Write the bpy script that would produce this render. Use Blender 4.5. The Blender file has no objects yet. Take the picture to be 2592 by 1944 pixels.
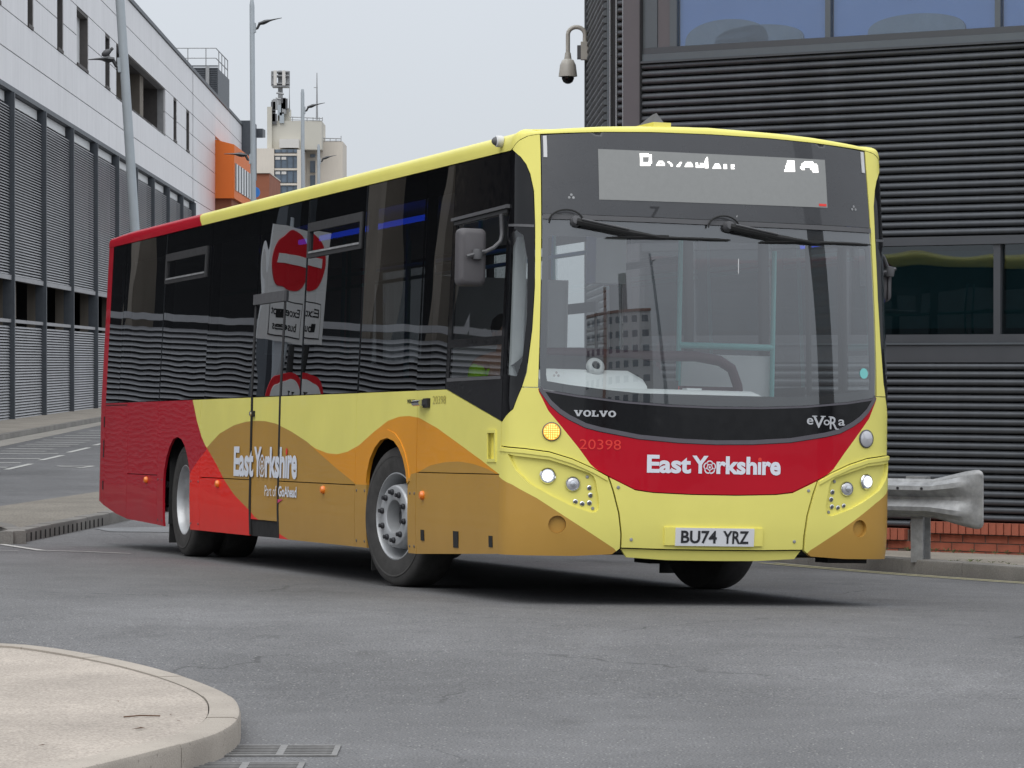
import bpy, bmesh, math, random
import numpy as np
from mathutils import Vector, Matrix
from mathutils.geometry import delaunay_2d_cdt
R = math.radians
random.seed(7)
sc = bpy.context.scene
COL = sc.collection

# ------------------------------------------------------------------ camera, sky, sun, exposure
CAM_H = 1.5
cd = bpy.data.cameras.new('camera')
cam = bpy.data.objects.new('camera', cd)
COL.objects.link(cam)
cam.location = (0, 0, CAM_H)
cam.rotation_euler = (R(90 - 0.371), 0, 0)
cd.sensor_width = 36
cd.lens = 122.23
cd.clip_start = 0.5
cd.clip_end = 9000
sc.camera = cam

SUN_EL, SUN_AZ = R(56), R(203)          # azimuth clockwise from +Y (view axis)
world = bpy.data.worlds.new('World')  # overcast daylight
sc.world = world
world.use_nodes = True
wn, wl = world.node_tree.nodes, world.node_tree.links
for n in list(wn): wn.remove(n)
w_out = wn.new('ShaderNodeOutputWorld')
w_bg = wn.new('ShaderNodeBackground')
w_sky = wn.new('ShaderNodeTexSky')
w_sky.sky_type = 'NISHITA'
w_sky.sun_disc = False
w_sky.sun_elevation = SUN_EL
w_sky.sun_rotation = SUN_AZ
w_bg.inputs['Strength'].default_value = 0.1
w_tc = wn.new('ShaderNodeTexCoord')
w_sep = wn.new('ShaderNodeSeparateXYZ')
wl.new(w_tc.outputs['Generated'], w_sep.inputs[0])
w_ramp = wn.new('ShaderNodeValToRGB')       # overcast cloud deck: a little brighter overhead
w_ramp.color_ramp.elements[0].position = 0.0
w_ramp.color_ramp.elements[0].color = (5.3, 5.62, 6.1, 1)
w_ramp.color_ramp.elements[1].position = 1.0
w_ramp.color_ramp.elements[1].color = (15.2, 15.8, 16.6, 1)
wl.new(w_sep.outputs['Z'], w_ramp.inputs[0])
w_noise = wn.new('ShaderNodeTexNoise')
w_noise.inputs['Scale'].default_value = 3.0
w_noise.inputs['Detail'].default_value = 4
wl.new(w_tc.outputs['Generated'], w_noise.inputs['Vector'])
w_nr = wn.new('ShaderNodeMapRange')
w_nr.inputs[3].default_value = 0.93
w_nr.inputs[4].default_value = 1.07
wl.new(w_noise.outputs[0], w_nr.inputs[0])
w_mul = wn.new('ShaderNodeVectorMath')
w_mul.operation = 'SCALE'
wl.new(w_ramp.outputs[0], w_mul.inputs[0])
wl.new(w_nr.outputs[0], w_mul.inputs['Scale'])
w_mix = wn.new('ShaderNodeMix')
w_mix.data_type = 'RGBA'
w_mix.inputs[0].default_value = 0.93
wl.new(w_sky.outputs[0], w_mix.inputs[6])
wl.new(w_mul.outputs[0], w_mix.inputs[7])
wl.new(w_mix.outputs[2], w_bg.inputs['Color'])
wl.new(w_bg.outputs[0], w_out.inputs[0])

sd = bpy.data.lights.new('sun', 'SUN')
sd.energy = 1.2
sd.angle = R(55)
sd.color = (1.0, 0.97, 0.92)
sun = bpy.data.objects.new('sun', sd)
COL.objects.link(sun)
sdir = Vector((math.sin(SUN_AZ) * math.cos(SUN_EL), math.cos(SUN_AZ) * math.cos(SUN_EL), math.sin(SUN_EL)))
sun.rotation_euler = sdir.to_track_quat('Z', 'Y').to_euler()

sc.view_settings.view_transform = 'Standard'
sc.view_settings.look = 'None'
sc.view_settings.exposure = 0.16
sc.view_settings.gamma = 1.0
sc.view_settings.use_curve_mapping = False
try:
    sc.cycles.max_bounces = 10
    sc.cycles.transparent_max_bounces = 24
    sc.cycles.caustics_reflective = False
    sc.cycles.caustics_refractive = False
except Exception:
    pass

# ------------------------------------------------------------------ tagging helpers
def tag(o, label=None, cat=None, group=None, kind=None):
    if label: o['label'] = label
    if cat: o['category'] = cat
    if group: o['group'] = group
    if kind: o['kind'] = kind
    return o

def empty(name, loc=(0, 0, 0), rz=0.0):
    o = bpy.data.objects.new(name, None)
    COL.objects.link(o)
    o.location = loc
    o.rotation_euler = (0, 0, rz)
    return o

def copy_tree(o, parent=None):
    c = o.copy()
    COL.objects.link(c)
    if parent is not None: c.parent = parent
    for ch in list(o.children): copy_tree(ch, c)
    return c

# ------------------------------------------------------------------ materials
class NT:
    """small node-graph writer"""
    def __init__(s, name):
        s.m = bpy.data.materials.new(name)
        s.m.use_nodes = True
        s.t = s.m.node_tree
        for n in list(s.t.nodes): s.t.nodes.remove(n)
        s.out = s.t.nodes.new('ShaderNodeOutputMaterial')
    def n(s, typ, **kw):
        nd = s.t.nodes.new(typ)
        for k, v in kw.items(): setattr(nd, k, v)
        return nd
    def set(s, sock, v):
        if isinstance(v, bpy.types.NodeSocket): s.t.links.new(v, sock)
        elif v is not None: sock.default_value = v
    def math(s, op, a, b=None, c=None):
        nd = s.n('ShaderNodeMath', operation=op)
        s.set(nd.inputs[0], a)
        if b is not None: s.set(nd.inputs[1], b)
        if c is not None: s.set(nd.inputs[2], c)
        return nd.outputs[0]
    def mix(s, f, a, b):
        nd = s.n('ShaderNodeMix', data_type='RGBA')
        s.set(nd.inputs[0], f)
        s.set(nd.inputs[6], a if isinstance(a, bpy.types.NodeSocket) else tuple(a[:3]) + (1,))
        s.set(nd.inputs[7], b if isinstance(b, bpy.types.NodeSocket) else tuple(b[:3]) + (1,))
        return nd.outputs[2]
    def coord(s, kind='Object', scale=None):
        o = s.n('ShaderNodeTexCoord').outputs[kind]
        if scale:
            mp = s.n('ShaderNodeMapping')
            s.t.links.new(o, mp.inputs[0])
            mp.inputs['Scale'].default_value = scale
            o = mp.outputs[0]
        return o
    def noise(s, vec, scale, detail=3, rough=0.5):
        nd = s.n('ShaderNodeTexNoise')
        s.t.links.new(vec, nd.inputs['Vector'])
        nd.inputs['Scale'].default_value = scale
        nd.inputs['Detail'].default_value = detail
        nd.inputs['Roughness'].default_value = rough
        return nd.outputs[0]
    def rng(s, v, a, b, c, d):
        nd = s.n('ShaderNodeMapRange')
        s.set(nd.inputs[0], v)
        for i, q in enumerate((a, b, c, d)): nd.inputs[i + 1].default_value = q
        return nd.outputs[0]
    def scale(s, colr, f):
        nd = s.n('ShaderNodeVectorMath', operation='SCALE')
        s.set(nd.inputs[0], colr if isinstance(colr, bpy.types.NodeSocket) else tuple(colr[:3]))
        s.set(nd.inputs['Scale'], f)
        return nd.outputs[0]
    def bump(s, h, strength, dist=0.01):
        nd = s.n('ShaderNodeBump')
        s.set(nd.inputs['Height'], h)
        nd.inputs['Strength'].default_value = strength
        nd.inputs['Distance'].default_value = dist
        return nd.outputs[0]
    def princ(s, color, rough=0.5, metal=0.0, normal=None, coat=0.0, spec=0.5, emit=None, estr=0.0, coat_rough=0.03, ior=1.5):
        p = s.n('ShaderNodeBsdfPrincipled')
        s.set(p.inputs['Base Color'], color if isinstance(color, bpy.types.NodeSocket) else tuple(color[:3]) + (1,))
        s.set(p.inputs['Roughness'], rough)
        p.inputs['Metallic'].default_value = metal
        p.inputs['Coat Weight'].default_value = coat
        p.inputs['Coat Roughness'].default_value = coat_rough
        p.inputs['Specular IOR Level'].default_value = spec
        p.inputs['IOR'].default_value = ior
        if normal is not None:
            s.set(p.inputs['Normal'], normal)
            if coat: s.set(p.inputs['Coat Normal'], normal)
        if emit is not None:
            p.inputs['Emission Color'].default_value = tuple(emit[:3]) + (1,)
            p.inputs['Emission Strength'].default_value = estr
        return p.outputs[0]
    def done(s, shader):
        s.t.links.new(shader, s.out.inputs[0])
        return s.m

def plain(name, color, rough=0.5, metal=0.0, var=0.12, scale=6.0, bump=0.0, bscale=60.0, coat=0.0, spec=0.5, streak=0.0):
    """a surface with mild mottling (never perfectly uniform)"""
    t = NT(name)
    v = t.coord()
    f = t.rng(t.noise(v, scale, 5, 0.6), 0.25, 0.75, 1 - var, 1 + var)
    if streak:
        sv = t.coord(scale=(3.0, 3.0, 0.18))
        f = t.math('MULTIPLY', f, t.rng(t.noise(sv, 2.2, 5, 0.65), 0.3, 0.7, 1 - streak, 1.0))
    c = t.scale(color, f)
    nrm = t.bump(t.noise(v, bscale, 3), bump, 0.004) if bump else None
    r = t.rng(t.noise(v, scale * 2.3, 3), 0.3, 0.7, max(0, rough - 0.06), min(1, rough + 0.06))
    return t.done(t.princ(c, r, metal, nrm, coat, spec))

def emitter(name, color, strength):
    t = NT(name)
    return t.done(t.princ((0.05, 0.05, 0.05), 0.4, emit=color, estr=strength))

def thin_glass(name, tint, rough=0.0, wav=0.0, wscale=1.0, ior=1.5, dirt=0.0, refl=1.5):
    t = NT(name)
    nrm = None
    if wav:
        oi = t.n('ShaderNodeObjectInfo')
        v = t.n('ShaderNodeVectorMath', operation='ADD')
        t.set(v.inputs[0], t.coord())
        cx = t.n('ShaderNodeCombineXYZ')
        t.set(cx.inputs[0], t.math('MULTIPLY', oi.outputs['Random'], 37.0))
        t.set(cx.inputs[1], t.math('MULTIPLY', oi.outputs['Random'], 11.0))
        t.set(v.inputs[1], cx.outputs[0])
        nrm = t.bump(t.noise(v.outputs[0], wscale, 1, 0.4), wav, 0.02)
    gl = t.n('ShaderNodeBsdfGlossy')
    gl.inputs['Roughness'].default_value = rough
    gl.inputs['Color'].default_value = (0.95, 0.97, 1, 1)
    tr = t.n('ShaderNodeBsdfTransparent')
    tr.inputs['Color'].default_value = tuple(tint) + (1,)
    fr = t.n('ShaderNodeFresnel')
    geo = t.n('ShaderNodeNewGeometry')
    # same reflectance from either side of the thin pane
    t.set(fr.inputs['IOR'], t.rng(geo.outputs['Backfacing'], 0, 1, ior, 1 / ior))
    if nrm is not None:
        t.set(gl.inputs['Normal'], nrm)
    body = tr.outputs[0]
    if dirt:
        df = t.n('ShaderNodeBsdfDiffuse')
        df.inputs['Color'].default_value = (0.45, 0.45, 0.45, 1)
        ms = t.n('ShaderNodeMixShader')
        dn = t.rng(t.noise(t.coord(scale=(5, 5, 0.5)), 1.1, 3, 0.5), .3, .7, .7, 1.0)
        t.set(ms.inputs[0], t.math('MULTIPLY', dn, dirt))
        t.t.links.new(body, ms.inputs[1])
        t.t.links.new(df.outputs[0], ms.inputs[2])
        body = ms.outputs[0]
    mx = t.n('ShaderNodeMixShader')
    # both faces of the pane reflect
    t.set(mx.inputs[0], t.math('MINIMUM', t.math('MULTIPLY', fr.outputs[0], refl), 0.98))
    t.t.links.new(body, mx.inputs[1])
    t.t.links.new(gl.outputs[0], mx.inputs[2])
    return t.done(mx.outputs[0])

def asphalt(name, base, speck=1.0):
    t = NT(name)
    v = t.coord()
    big = t.rng(t.noise(v, 0.35, 4, 0.6), 0.3, 0.7, 0.80, 1.16)
    mid = t.rng(t.noise(v, 3.5, 5, 0.65), 0.3, 0.7, 0.9, 1.1)
    trk = t.rng(t.noise(t.coord(scale=(0.5, 0.12, 1)), 1.6, 3), 0.35, 0.65, 0.92, 1.08)
    fine = t.rng(t.noise(v, 95, 2, 0.7), 0.32, 0.68, 1 - 0.45 * speck, 1 + 0.45 * speck)
    f = t.math('MULTIPLY', t.math('MULTIPLY', big, mid), t.math('MULTIPLY', fine, trk))
    vo = t.n('ShaderNodeTexVoronoi')
    t.t.links.new(v, vo.inputs['Vector'])
    vo.inputs['Scale'].default_value = 72
    sx = t.n('ShaderNodeSeparateColor')
    t.t.links.new(vo.outputs['Color'], sx.inputs[0])
    stone = t.math('MULTIPLY', t.math('GREATER_THAN', sx.outputs[0], 0.955), t.math('LESS_THAN', vo.outputs['Distance'], 0.36))
    c = t.scale(base, f)
    # worn, dark-polished wheel paths and old oil drips
    oil = t.rng(t.noise(t.coord(scale=(1.0, .6, 1)), 0.9, 6, 0.7), .60, .72, 0, .5)
    c = t.mix(oil, c, (0.055, 0.054, 0.054))
    c = t.mix(t.math('MULTIPLY', stone, 0.75 * speck), c, (0.36, 0.35, 0.33))
    # hairline cracks / old joints
    wv = t.n('ShaderNodeTexVoronoi', feature='DISTANCE_TO_EDGE')
    dv = t.n('ShaderNodeVectorMath', operation='ADD')
    t.set(dv.inputs[0], t.coord(scale=(1, 0.55, 1)))
    nz = t.n('ShaderNodeTexNoise')
    nz.inputs['Scale'].default_value = 1.5
    nz.inputs['Detail'].default_value = 6
    t.t.links.new(v, nz.inputs['Vector'])
    t.set(dv.inputs[1], t.scale(nz.outputs['Color'], 0.9))
    t.t.links.new(dv.outputs[0], wv.inputs['Vector'])
    wv.inputs['Scale'].default_value = 0.3
    crack = t.math('MULTIPLY', t.math('LESS_THAN', wv.outputs['Distance'], 0.0035), t.rng(t.noise(v, 0.8, 3), 0.5, 0.6, 0, 0.5))
    c = t.mix(crack, c, (0.03, 0.03, 0.03))
    h = t.math('ADD', t.noise(v, 120, 2), t.math('MULTIPLY', vo.outputs['Distance'], 0.8))
    return t.done(t.princ(c, 0.82, 0, t.bump(h, 0.5, 0.006), spec=0.35))

def concrete(name, base, speck=0.2, stain=0.15, grain=120):
    t = NT(name)
    v = t.coord()
    f = t.math('MULTIPLY', t.rng(t.noise(v, 1.1, 5, 0.65), 0.3, 0.7, 1 - stain, 1 + stain * 0.6),
               t.rng(t.noise(v, grain, 2, 0.7), 0.3, 0.7, 1 - speck, 1 + speck))
    c = t.scale(base, f)
    vo = t.n('ShaderNodeTexVoronoi')
    t.t.links.new(v, vo.inputs['Vector'])
    vo.inputs['Scale'].default_value = 55
    sx = t.n('ShaderNodeSeparateColor')
    t.t.links.new(vo.outputs['Color'], sx.inputs[0])
    dk = t.math('MULTIPLY', t.math('GREATER_THAN', sx.outputs[0], 0.93), t.math('LESS_THAN', vo.outputs['Distance'], 0.33))
    c = t.mix(t.math('MULTIPLY', dk, 0.55), c, (0.16, 0.14, 0.12))
    return t.done(t.princ(c, 0.88, 0, t.bump(t.noise(v, grain, 3), 0.35, 0.005), spec=0.3))

M = {}
M['asphalt'] = asphalt('asphalt', (0.130, 0.129, 0.131), 1.2)
M['patch'] = asphalt('patched_asphalt', (0.19, 0.195, 0.2), 0.6)
M['island'] = concrete('island_paving', (0.37, 0.325, 0.28), 0.30, 0.24, 80)
M['kerb'] = concrete('kerb_stone', (0.36, 0.32, 0.275), 0.14, 0.2, 160)
M['kerb_grey'] = concrete('kerb_grey', (0.2, 0.19, 0.175), 0.2, 0.3, 90)
M['pavers'] = concrete('brown_pavers', (0.21, 0.19, 0.16), 0.5, 0.2, 45)
M['verge'] = concrete('verge_concrete', (0.3, 0.27, 0.23), 0.3, 0.3, 60)
M['channel'] = concrete('pale_channel', (0.3, 0.28, 0.25), 0.2, 0.2, 60)
M['paint_white'] = plain('road_paint_white', (0.46, 0.455, 0.43), 0.8, var=0.3, scale=14)
M['paint_yellow'] = plain('road_paint_yellow', (0.42, 0.38, 0.2), 0.8, var=0.35, scale=14)
M['grate'] = plain('cast_iron', (0.20, 0.195, 0.19), 0.65, 0.2, var=0.25, scale=25)
M['black_hole'] = plain('dark_void', (0.012, 0.012, 0.012), 0.9)
M['steel'] = plain('galvanised_steel', (0.36, 0.365, 0.37), 0.55, 0.3, var=0.28, scale=14, streak=0.25)
M['pole'] = plain('pole_paint', (0.40, 0.44, 0.47), 0.45, 0.1, var=0.05, streak=0.1)
M['lamp_dark'] = plain('lamp_housing', (0.05, 0.05, 0.052), 0.45, 0.2)
M['brick'] = plain('red_brick', (0.30, 0.085, 0.05), 0.85, var=0.35, scale=5, bump=0.4, bscale=90)
M['mortar'] = plain('mortar', (0.17, 0.13, 0.11), 0.9, var=0.2)
M['louvre_dark'] = plain('dark_louvre', (0.088, 0.095, 0.106), 0.42, 0.35, var=0.22, scale=1.6, streak=0.2)
M['louvre_back'] = plain('louvre_backing', (0.03, 0.03, 0.033), 0.9)
M['clad_dark'] = plain('dark_cladding', (0.085, 0.09, 0.1), 0.45, 0.3, var=0.06, scale=2)
M['clad_mauve'] = plain('mauve_column', (0.125, 0.115, 0.125), 0.5, 0.2, var=0.05, scale=3)
M['frame_grey'] = plain('window_frame_grey', (0.12, 0.135, 0.15), 0.4, 0.3, var=0.05)
M['trim_light'] = plain('bright_trim', (0.4, 0.4, 0.41), 0.3, 0.8, var=0.05)
M['blind'] = plain('blue_blind', (0.10, 0.19, 0.43), 0.7, var=0.05, scale=1.5)
M['chair_grey'] = plain('grey_upholstery', (0.10, 0.15, 0.22), 0.8)
M['cctv'] = plain('camera_housing', (0.42, 0.40, 0.36), 0.4, 0.0, var=0.05)
M['white_clad'] = plain('white_cladding', (0.55, 0.545, 0.55), 0.45, 0.0, var=0.05, scale=0.6, streak=0.16)
M['louvre_grey'] = plain('grey_louvre', (0.32, 0.32, 0.33), 0.5, 0.3, var=0.12, scale=0.5)
M['mullion'] = plain('mullion_blue_grey', (0.078, 0.088, 0.102), 0.5, 0.2)
M['beige_col'] = plain('beige_concrete', (0.23, 0.2, 0.165), 0.85, var=0.15, scale=1.2, streak=0.2)
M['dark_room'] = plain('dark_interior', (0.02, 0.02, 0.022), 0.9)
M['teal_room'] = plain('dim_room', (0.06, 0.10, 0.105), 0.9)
M['joint_grey'] = plain('joint_grey', (0.33, 0.33, 0.335), 0.8)
M['recess'] = plain('window_reveal', (0.1, 0.09, 0.085), 0.7, streak=0.2)
M['orange'] = plain('orange_render', (0.75, 0.17, 0.02), 0.6, var=0.04, scale=0.4)
M['tower'] = plain('beige_tower', (0.68, 0.62, 0.54), 0.85, var=0.06, scale=0.15, streak=0.1)
M['tower_dark'] = plain('tower_olive', (0.52, 0.50, 0.44), 0.85, var=0.06, scale=0.15)
M['tower_win'] = plain('tower_windows', (0.12, 0.155, 0.20), 0.2, 0.0, var=0.25, scale=0.4)
M['tower_white'] = plain('tower_white_panel', (0.62, 0.6, 0.57), 0.7)
M['brown_brick'] = plain('brown_brick', (0.28, 0.10, 0.055), 0.9, var=0.15, scale=0.6)
M['sign_blue'] = plain('blue_sign', (0.03, 0.18, 0.55), 0.5)
M['sign_red'] = plain('sign_red', (0.6, 0.02, 0.03), 0.4, var=0.03)
M['sign_white'] = plain('sign_white', (0.72, 0.73, 0.73), 0.4, var=0.03)
M['sign_black'] = plain('sign_black', (0.01, 0.01, 0.01), 0.5)
M['weed'] = plain('weed_green', (0.10, 0.12, 0.045), 0.7, var=0.4, scale=30)
M['litter'] = plain('dead_leaf', (0.1, 0.05, 0.025), 0.8, var=0.3)
# bus
M['black_gloss'] = plain('black_gloss_panel', (0.006, 0.006, 0.007), 0.1, 0.0, var=0.1, coat=0.0, spec=0.35)
M['dest_mask'] = plain('tinted_destination_glass', (0.035, 0.036, 0.040), 0.3, 0.0, var=0.1, coat=0.6)
M['rubber'] = plain('black_rubber', (0.012, 0.012, 0.012), 0.75, var=0.2)
M['tyre'] = plain('tyre_rubber', (0.042, 0.040, 0.038), 0.8, var=0.3, scale=12, bump=0.2)
M['rim'] = plain('silver_rim', (0.46, 0.47, 0.48), 0.42, 0.45, var=0.12, scale=8)
M['nut'] = plain('wheel_nut', (0.05, 0.05, 0.055), 0.5, 0.5)
M['chassis'] = plain('underside', (0.015, 0.015, 0.015), 0.85)
M['plastic_grey'] = plain('grey_plastic', (0.09, 0.09, 0.095), 0.55, var=0.06)
M['hopper_grey'] = plain('dark_window_frame', (0.045, 0.044, 0.046), 0.5, var=0.06)
M['mirror_grey'] = plain('mirror_housing', (0.085, 0.08, 0.085), 0.6, var=0.06, bump=0.2, bscale=200)
M['silver_trim'] = plain('silver_trim', (0.10, 0.095, 0.11), 0.45, 0.0)
M['white_plastic'] = plain('white_housing', (0.6, 0.6, 0.6), 0.4, var=0.04)
M['chrome'] = plain('chrome', (0.75, 0.76, 0.78), 0.12, 1.0, var=0.03)
M['letter_white'] = plain('white_lettering', (0.72, 0.75, 0.82), 0.4, var=0.02)
M['letter_silver'] = plain('silver_lettering', (0.55, 0.56, 0.58), 0.35, 0.3, var=0.02)
M['letter_red'] = plain('red_lettering', (0.75, 0.04, 0.03), 0.4, var=0.02)
M['letter_black'] = plain('black_lettering', (0.015, 0.015, 0.018), 0.5, var=0.02)
M['letter_olive'] = plain('faint_lettering', (0.45, 0.40, 0.10), 0.45, var=0.02)
M['letter_pink'] = plain('pink_mark', (0.62, 0.05, 0.16), 0.4, var=0.02)
M['plate_white'] = plain('plate_white', (0.66, 0.66, 0.68), 0.35, var=0.03)
M['yellow_flat'] = plain('yellow_backing', (0.82, 0.74, 0.17), 0.35, var=0.03, coat=0.5)
M['amber'] = plain('amber_marker', (0.8, 0.2, 0.01), 0.3, var=0.05, coat=0.5)
M['amber_lit'] = emitter('amber_lit', (1.0, 0.50, 0.05), 0.9)
M['amber_led'] = emitter('amber_led', (1.0, 0.62, 0.14), 2.4)
M['head_lit'] = emitter('headlamp_lit', (0.92, 0.98, 1.0), 3.0)
M['led_white'] = emitter('led_white', (1.0, 0.98, 0.95), 2.2)
M['led_blue'] = emitter('led_blue', (0.02, 0.08, 1.0), 2.2)
M['led_panel'] = plain('led_matrix', (0.25, 0.255, 0.25), 0.6, var=0.04, scale=30)
M['lens'] = plain('clear_lens', (0.55, 0.55, 0.58), 0.12, 0.3, var=0.1, coat=1.0)
M['int_grey'] = plain('interior_grey', (0.55, 0.55, 0.56), 0.6, var=0.05)
M['int_light'] = plain('interior_pale', (0.80, 0.81, 0.81), 0.6, var=0.05)
M['int_dark'] = plain('interior_dark', (0.03, 0.03, 0.032), 0.7, var=0.05)
M['turquoise'] = plain('turquoise_pole', (0.20, 0.58, 0.56), 0.4, var=0.05)
M['maroon'] = plain('maroon_vinyl', (0.075, 0.012, 0.025), 0.5, var=0.1)
M['moquette'] = plain('seat_fabric', (0.06, 0.015, 0.03), 0.9, var=0.2)
M['skin'] = plain('skin', (0.50, 0.29, 0.21), 0.55, var=0.05)
M['hair'] = plain('dark_hair', (0.03, 0.022, 0.018), 0.7)
M['hivis'] = plain('hi_vis', (0.45, 0.90, 0.03), 0.7, var=0.05)
M['shirt'] = plain('white_shirt', (0.62, 0.62, 0.66), 0.8)
M['trouser'] = plain('navy_trousers', (0.015, 0.017, 0.03), 0.8)
M['glass_side'] = thin_glass('tinted_side_glass', (0.10, 0.105, 0.11), wav=0.13, wscale=1.1)
M['glass_front'] = thin_glass('windscreen_glass', (0.86, 0.90, 0.90), wav=0.0, dirt=0.06, refl=3.4)
M['glass_near'] = thin_glass('clear_side_glass', (0.72, 0.75, 0.75))
M['glass_cab'] = thin_glass('cab_glass', (0.42, 0.44, 0.44), wav=0.10, wscale=1.1)
M['glass_corner'] = thin_glass('corner_glass', (0.8, 0.83, 0.83))
M['glass_bldg'] = thin_glass('office_glass', (0.95, 0.96, 0.97))
M['glass_dark'] = thin_glass('dark_office_glass', (0.5, 0.58, 0.6), wav=0.35, wscale=1.1)

# livery of the bus: colours laid out over the unrolled body surface (u = distance round the body, v = height)
def livery():
    t = NT('bus_livery_paint')
    uv = t.n('ShaderNodeUVMap')
    uv.uv_map = 'UVMap'
    sp = t.n('ShaderNodeSeparateXYZ')
    t.t.links.new(uv.outputs[0], sp.inputs[0])
    u = t.math('ABSOLUTE', sp.outputs[0])
    v = sp.outputs[1]
    def curve(x, xmax, pts, ymax):
        nd = t.n('ShaderNodeFloatCurve')
        mp = nd.mapping
        c = mp.curves[0]
        pts = sorted(pts)
        pts = [(min(1, max(0, a / xmax)), min(1, max(0, b / ymax))) for a, b in pts]
        c.points[0].location = pts[0]
        c.points[1].location = pts[-1]
        for p in pts[1:-1]: c.points.new(*p)
        for p in c.points: p.handle_type = 'VECTOR'
        mp.update()
        t.set(nd.inputs['Value'], t.math('DIVIDE', x, xmax))
        return t.math('MULTIPLY', nd.outputs[0], ymax)
    lt = lambda a, b: t.math('LESS_THAN', a, b)
    gt = lambda a, b: t.math('GREATER_THAN', a, b)
    an = lambda a, b: t.math('MULTIPLY', a, b)
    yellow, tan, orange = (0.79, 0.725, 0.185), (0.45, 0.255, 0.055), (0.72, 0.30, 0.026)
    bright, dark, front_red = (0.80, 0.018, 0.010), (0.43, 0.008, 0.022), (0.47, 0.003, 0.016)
    c = t.n('ShaderNodeRGB')
    c.outputs[0].default_value = yellow + (1,)
    c = c.outputs[0]
    fO = curve(u, 14, [(0, 0), (1.40, 0.0), (1.44, 0.785), (1.474, .788), (1.847, .874), (2.292, .971), (2.756, 1.071), (3.171, 1.141), (3.399, 1.154), (3.63, 1.15), (3.897, 1.122),
                      (4.237, 1.045), (4.585, .955), (4.873, .909), (5.132, .89), (5.398, .896), (5.71, .926), (6.186, 1.011), (6.3, 1.03), (6.36, 0), (14, 0)], 1.5)
    c = t.mix(lt(v, fO), c, orange)
    fT = curve(u, 14, [(1.40, .76), (1.501, .784), (1.7, .817), (1.989, .846), (2.285, .859), (2.586, .852), (2.895, .829), (3.177, .78), (3.35, .766), (3.41, .68), (4.66, .682), (4.72, .7), (5.2, .8), (5.709, .915),
                      (5.95, .975), (6.429, 1.055), (6.889, 1.114), (7.215, 1.134), (7.51, 1.138), (7.81, 1.131), (8.193, 1.104), (8.663, 1.038), (9.061, .931), (9.3, .85), (10, .3), (14, 0)], 1.5)
    c = t.mix(an(lt(v, fT), gt(u, 1.446)), c, tan)
    fB = curve(u, 1.6, [(0, 0), (.58, .27), (.648, .349), (.944, .53), (1.132, .648), (1.287, .726), (1.473, .782), (1.6, .80)], 1.5)
    c = t.mix(an(lt(v, fB), lt(u, 1.446)), c, tan)
    fR = curve(u, 14, [(0, 0), (6.36, .0), (6.42, .235), (6.47, .243), (6.739, .28), (7.485, .39), (7.655, .442), (8.143, .555), (8.468, .664), (8.761, .796), (9.059, .911), (9.3, 1.0), (14, 1.0)], 1.5)
    c = t.mix(an(lt(v, fR), gt(u, 6.4)), c, bright)
    fD = curve(v, 3.1, [(0, 9.67), (.699, 9.672), (.74, 9.59), (.816, 9.385), (.898, 9.12), (.908, 9.08), (1.009, 9.277), (1.147, 9.459), (1.322, 9.628), (2.7, 9.60), (2.784, 9.61), (2.905, 9.777), (3.1, 9.98)], 14)
    c = t.mix(gt(u, fD), c, dark)
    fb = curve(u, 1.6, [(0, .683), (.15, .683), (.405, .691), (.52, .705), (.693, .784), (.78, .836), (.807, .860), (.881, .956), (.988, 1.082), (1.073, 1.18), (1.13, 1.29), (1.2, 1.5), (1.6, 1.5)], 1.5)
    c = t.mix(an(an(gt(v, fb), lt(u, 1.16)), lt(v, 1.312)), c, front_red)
    ob = t.coord()
    # road dirt low on the sides, faint mottling
    low = t.math('MULTIPLY', t.rng(v, 0.22, 0.6, 0.2, 0.0), t.noise(ob, 3.0, 5, 0.65))
    c = t.mix(low, c, (0.10, 0.085, 0.065))
    c = t.scale(c, t.rng(t.noise(ob, 1.7, 4, 0.6), 0.3, 0.7, 0.96, 1.04))
    bmp = t.bump(t.noise(ob, 1.9, 2, 0.5), 0.22, 0.02)
    return t.done(t.princ(c, 0.42, 0, bmp, coat=0.20, spec=0.18, coat_rough=0.02))
M['livery'] = livery()

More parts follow.
